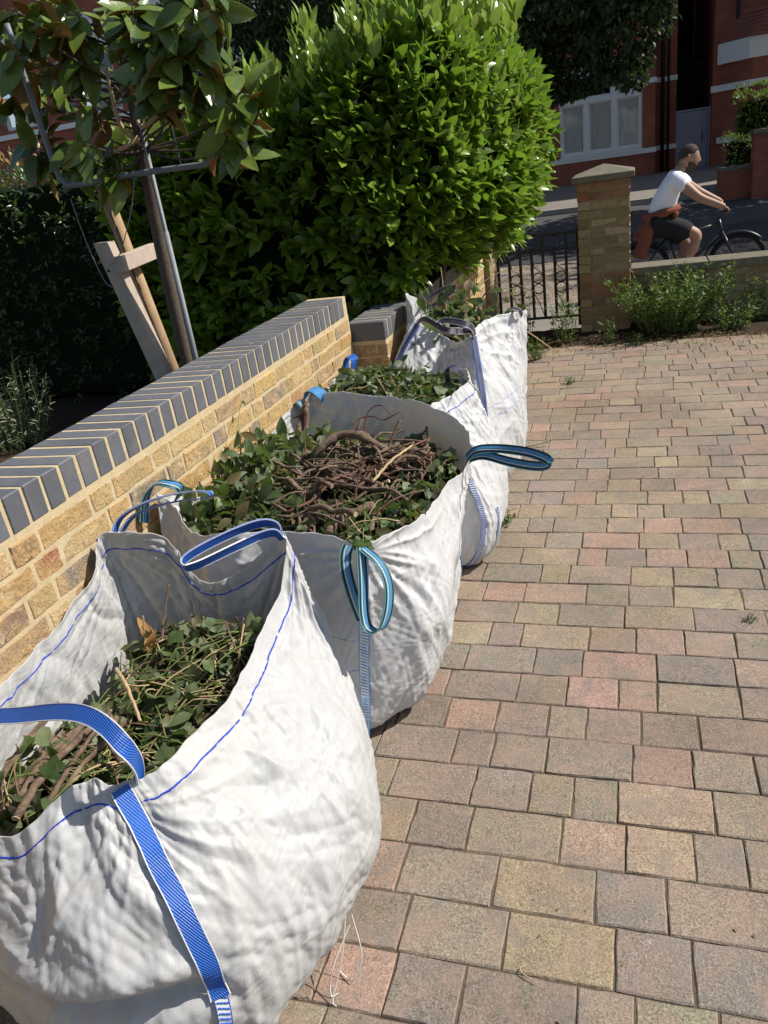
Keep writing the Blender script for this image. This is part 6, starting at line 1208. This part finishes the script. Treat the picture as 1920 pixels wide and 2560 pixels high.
cloth_part('shorts', dict(a=(.27, CY, .60), r=J['hpR'], r1=lerp('hpR', 'knR', .45), r2=lerp('hpR', 'knR', .86), l=J['hpL'], l1=lerp('hpL', 'knL', .45), l2=lerp('hpL', 'knL', .86)), [('a', 'r'), ('r', 'r1'), ('r1', 'r2'), ('a', 'l'), ('l', 'l1'), ('l1', 'l2')], dict(a=.150, r=.145, r1=.128, r2=.115, l=.145, l1=.128, l2=.115), 'shorts', .012)
# knitted top tied round the waist: band, knot and the two hanging sleeves behind
m = MB(); m.tube([(.285 + .180 * math.cos(a), CY + .180 * math.sin(a), .685 + .03 * math.cos(a)) for a in [2 * math.pi * k / 24 for k in range(25)]], [.045 + .006 * math.sin(5 * k) for k in range(25)], 10); hd = attach(m.obj('tied_top', MAT['hoodie'], smooth=True), rider)
for s, tail in ((-1, [(.19, CY - .10, .66), (.13, CY - .13, .50), (.08, CY - .14, .33), (.03, CY - .13, .20)]), (1, [(.17, CY + .06, .66), (.09, CY + .06, .50), (.04, CY + .05, .36), (.02, CY + .04, .26)])):
    m = MB(); m.tube(catmull(tail, 16), np.interp(np.linspace(0, 1, 16), [0, .4, 1], [.05, .085, .075]) * (1 + .12 * np.sin(np.arange(16) * 1.7)), 10); q = m.obj('hanging_sleeve', MAT['hoodie'], smooth=True); q.parent = hd; q.location = (0, 0, 0)
m = MB(); m.tube([(.42, CY - .10, .69), (.44, CY - .13, .66), (.43, CY - .12, .60)], [.035, .045, .025], 8); q = m.obj('knot', MAT['hoodie'], smooth=True); q.parent = hd; q.location = (0, 0, 0)
# cropped hair and beard: shells just over the head
def shell(name, cond, off):
    idx = {}; v = []; f = []
    for q in hf:
        c = np.mean([hv[a] for a in q], axis=0)
        if cond(c):
            for a in q:
                if a not in idx:
                    p = np.array(hv[a]); idx[a] = len(v); v.append(H(p * (1 + off)))
            f.append(tuple(idx[a] for a in q))
    me = mesh_from(name, v, f, True); o = attach(link(name, me, MAT['hair']), rider); sm = o.modifiers.new('t', 'SOLIDIFY'); sm.thickness = .003; return o
shell('hair', lambda c: c[2] > .028 + .72 * c[0] and c[2] > -.06, .010)
shell('beard', lambda c: (c[0] > .0 and c[2] < -.048 and not (c[0] > .09 and c[2] > -.06)), .05)
for s in (-1, 1):
    m = MB(); p = Vector(H((.097, s * .036, .004))); m.tube([p - Vector((.004, 0, 0)), p + Vector((.003, 0, 0))], .008, 8); attach(m.obj('eye', MAT['eye_white']), rider)
    a = 'R' if s < 0 else 'L'; t_ = Vector(J['to' + a]); an = Vector(J['an' + a]); m = MB(); m.tube([an + Vector((-.05, 0, -.065)), an + Vector((.0, 0, -.055)), t_ + Vector((-.02, 0, -.005)), t_ + Vector((.06, 0, -.012))], [.035, .052, .048, .03], 10); attach(m.obj('shoe', MAT['shoe'], smooth=True), rider)
# ------------------------------------------------------------------ small loose things
def sprig(name, label, pts, r, mat, leaves=(), lf=.05, seed=1, cat='twig', leafmat='clip_leaf_piece'):
    rng = np.random.default_rng(seed); P = catmull(pts, 16); root = empty(name, tuple(P[0])); tag(root, label, cat); m = MB(); m.tube(P, np.linspace(r, r * .6, 16), 5); attach(m.obj('stem', MAT[mat], smooth=True), root)
    for f in leaves:
        q = P[int(f * 15)]; o = link('leaf', HEAP_LEAF[int(rng.integers(0, 2))], None, root); mw = Matrix(frames((rng.normal(size=3) + np.array((0, 0, -.2)))[None], (SUNV + rng.normal(size=3) * .5)[None], [lf * rng.uniform(.7, 1.2)])[0].tolist()).to_4x4(); mw.translation = Vector(q) - root.location; o.matrix_local = mw
    return root
sprig('leafy_sprig', 'small leafy green sprig hanging over the front corner of the branch bag', [(-.80, 2.03, .735), (-.775, 1.96, .745), (-.755, 1.87, .73), (-.745, 1.84, .69)], .0025, 'green_stem', (.2, .35, .5, .6, .75, .85, .95, 1), .055, 401, 'sprig')
sprig('leafy_sprig', 'green stem reaching from the low bag across the farthest bag', [(-.90, 3.40, .775), (-.78, 3.32, .80), (-.69, 3.18, .80), (-.60, 3.05, .755)], .0028, 'green_stem', (.55, .6), .03, 402, 'sprig')
sprig('leafy_sprig', 'thin kinked stem rising in front of the yellow wall beside the branch bag', [(-1.40, 2.44, .70), (-1.42, 2.47, .80), (-1.47, 2.55, .86), (-1.49, 2.66, .93)], .0018, 'green_stem', (.95,), .03, 403, 'sprig')
sprig('leafy_sprig', 'red-stemmed twig lying on the pavers beside the low bag', [(-.69, 4.44, .006), (-.60, 4.46, .012), (-.51, 4.47, .03)], .003, 'red_twig', (.9, 1), .03, 404, 'sprig')
sprig('straw', 'bent dry straw on the near pavers', [(-.24, 1.15, .004), (-.25, 1.13, .006), (-.21, 1.11, .004)], .0018, 'pale_twig', (), .03, 405, 'straw')
sprig('bramble_stem', 'thorny green stem crossing the lower left side of the nearest bag', [(-1.36, .745, .30), (-1.30, .72, .285), (-1.24, .705, .27)], .003, 'green_stem', (), .03, 406, 'stem')
sprig('leafy_sprig', 'thin green sprig hanging below the nearest bag at the bottom edge', [(-1.17, .76, .20), (-1.175, .745, .12), (-1.18, .75, .03)], .0022, 'green_stem', (.5, .62), .035, 407, 'sprig')
rng = np.random.default_rng(55); n = 260; loc = np.column_stack([rng.uniform(-.7, 2.0, n), rng.uniform(.7, 6.6, n), np.full(n, .003)])
o = link('grit', instance_mesh('grit', *leaf_template(.6, .5, .1, 3), frames(rand_dirs(n, rng) * np.array((1, 1, .1)), rand_dirs(n, rng, 3), rng.uniform(.004, .012, n)), loc, True), MAT['dry_litter']); tag(o, 'scattered grit and dry leaf crumbs on the pavers', 'grit', kind='stuff')
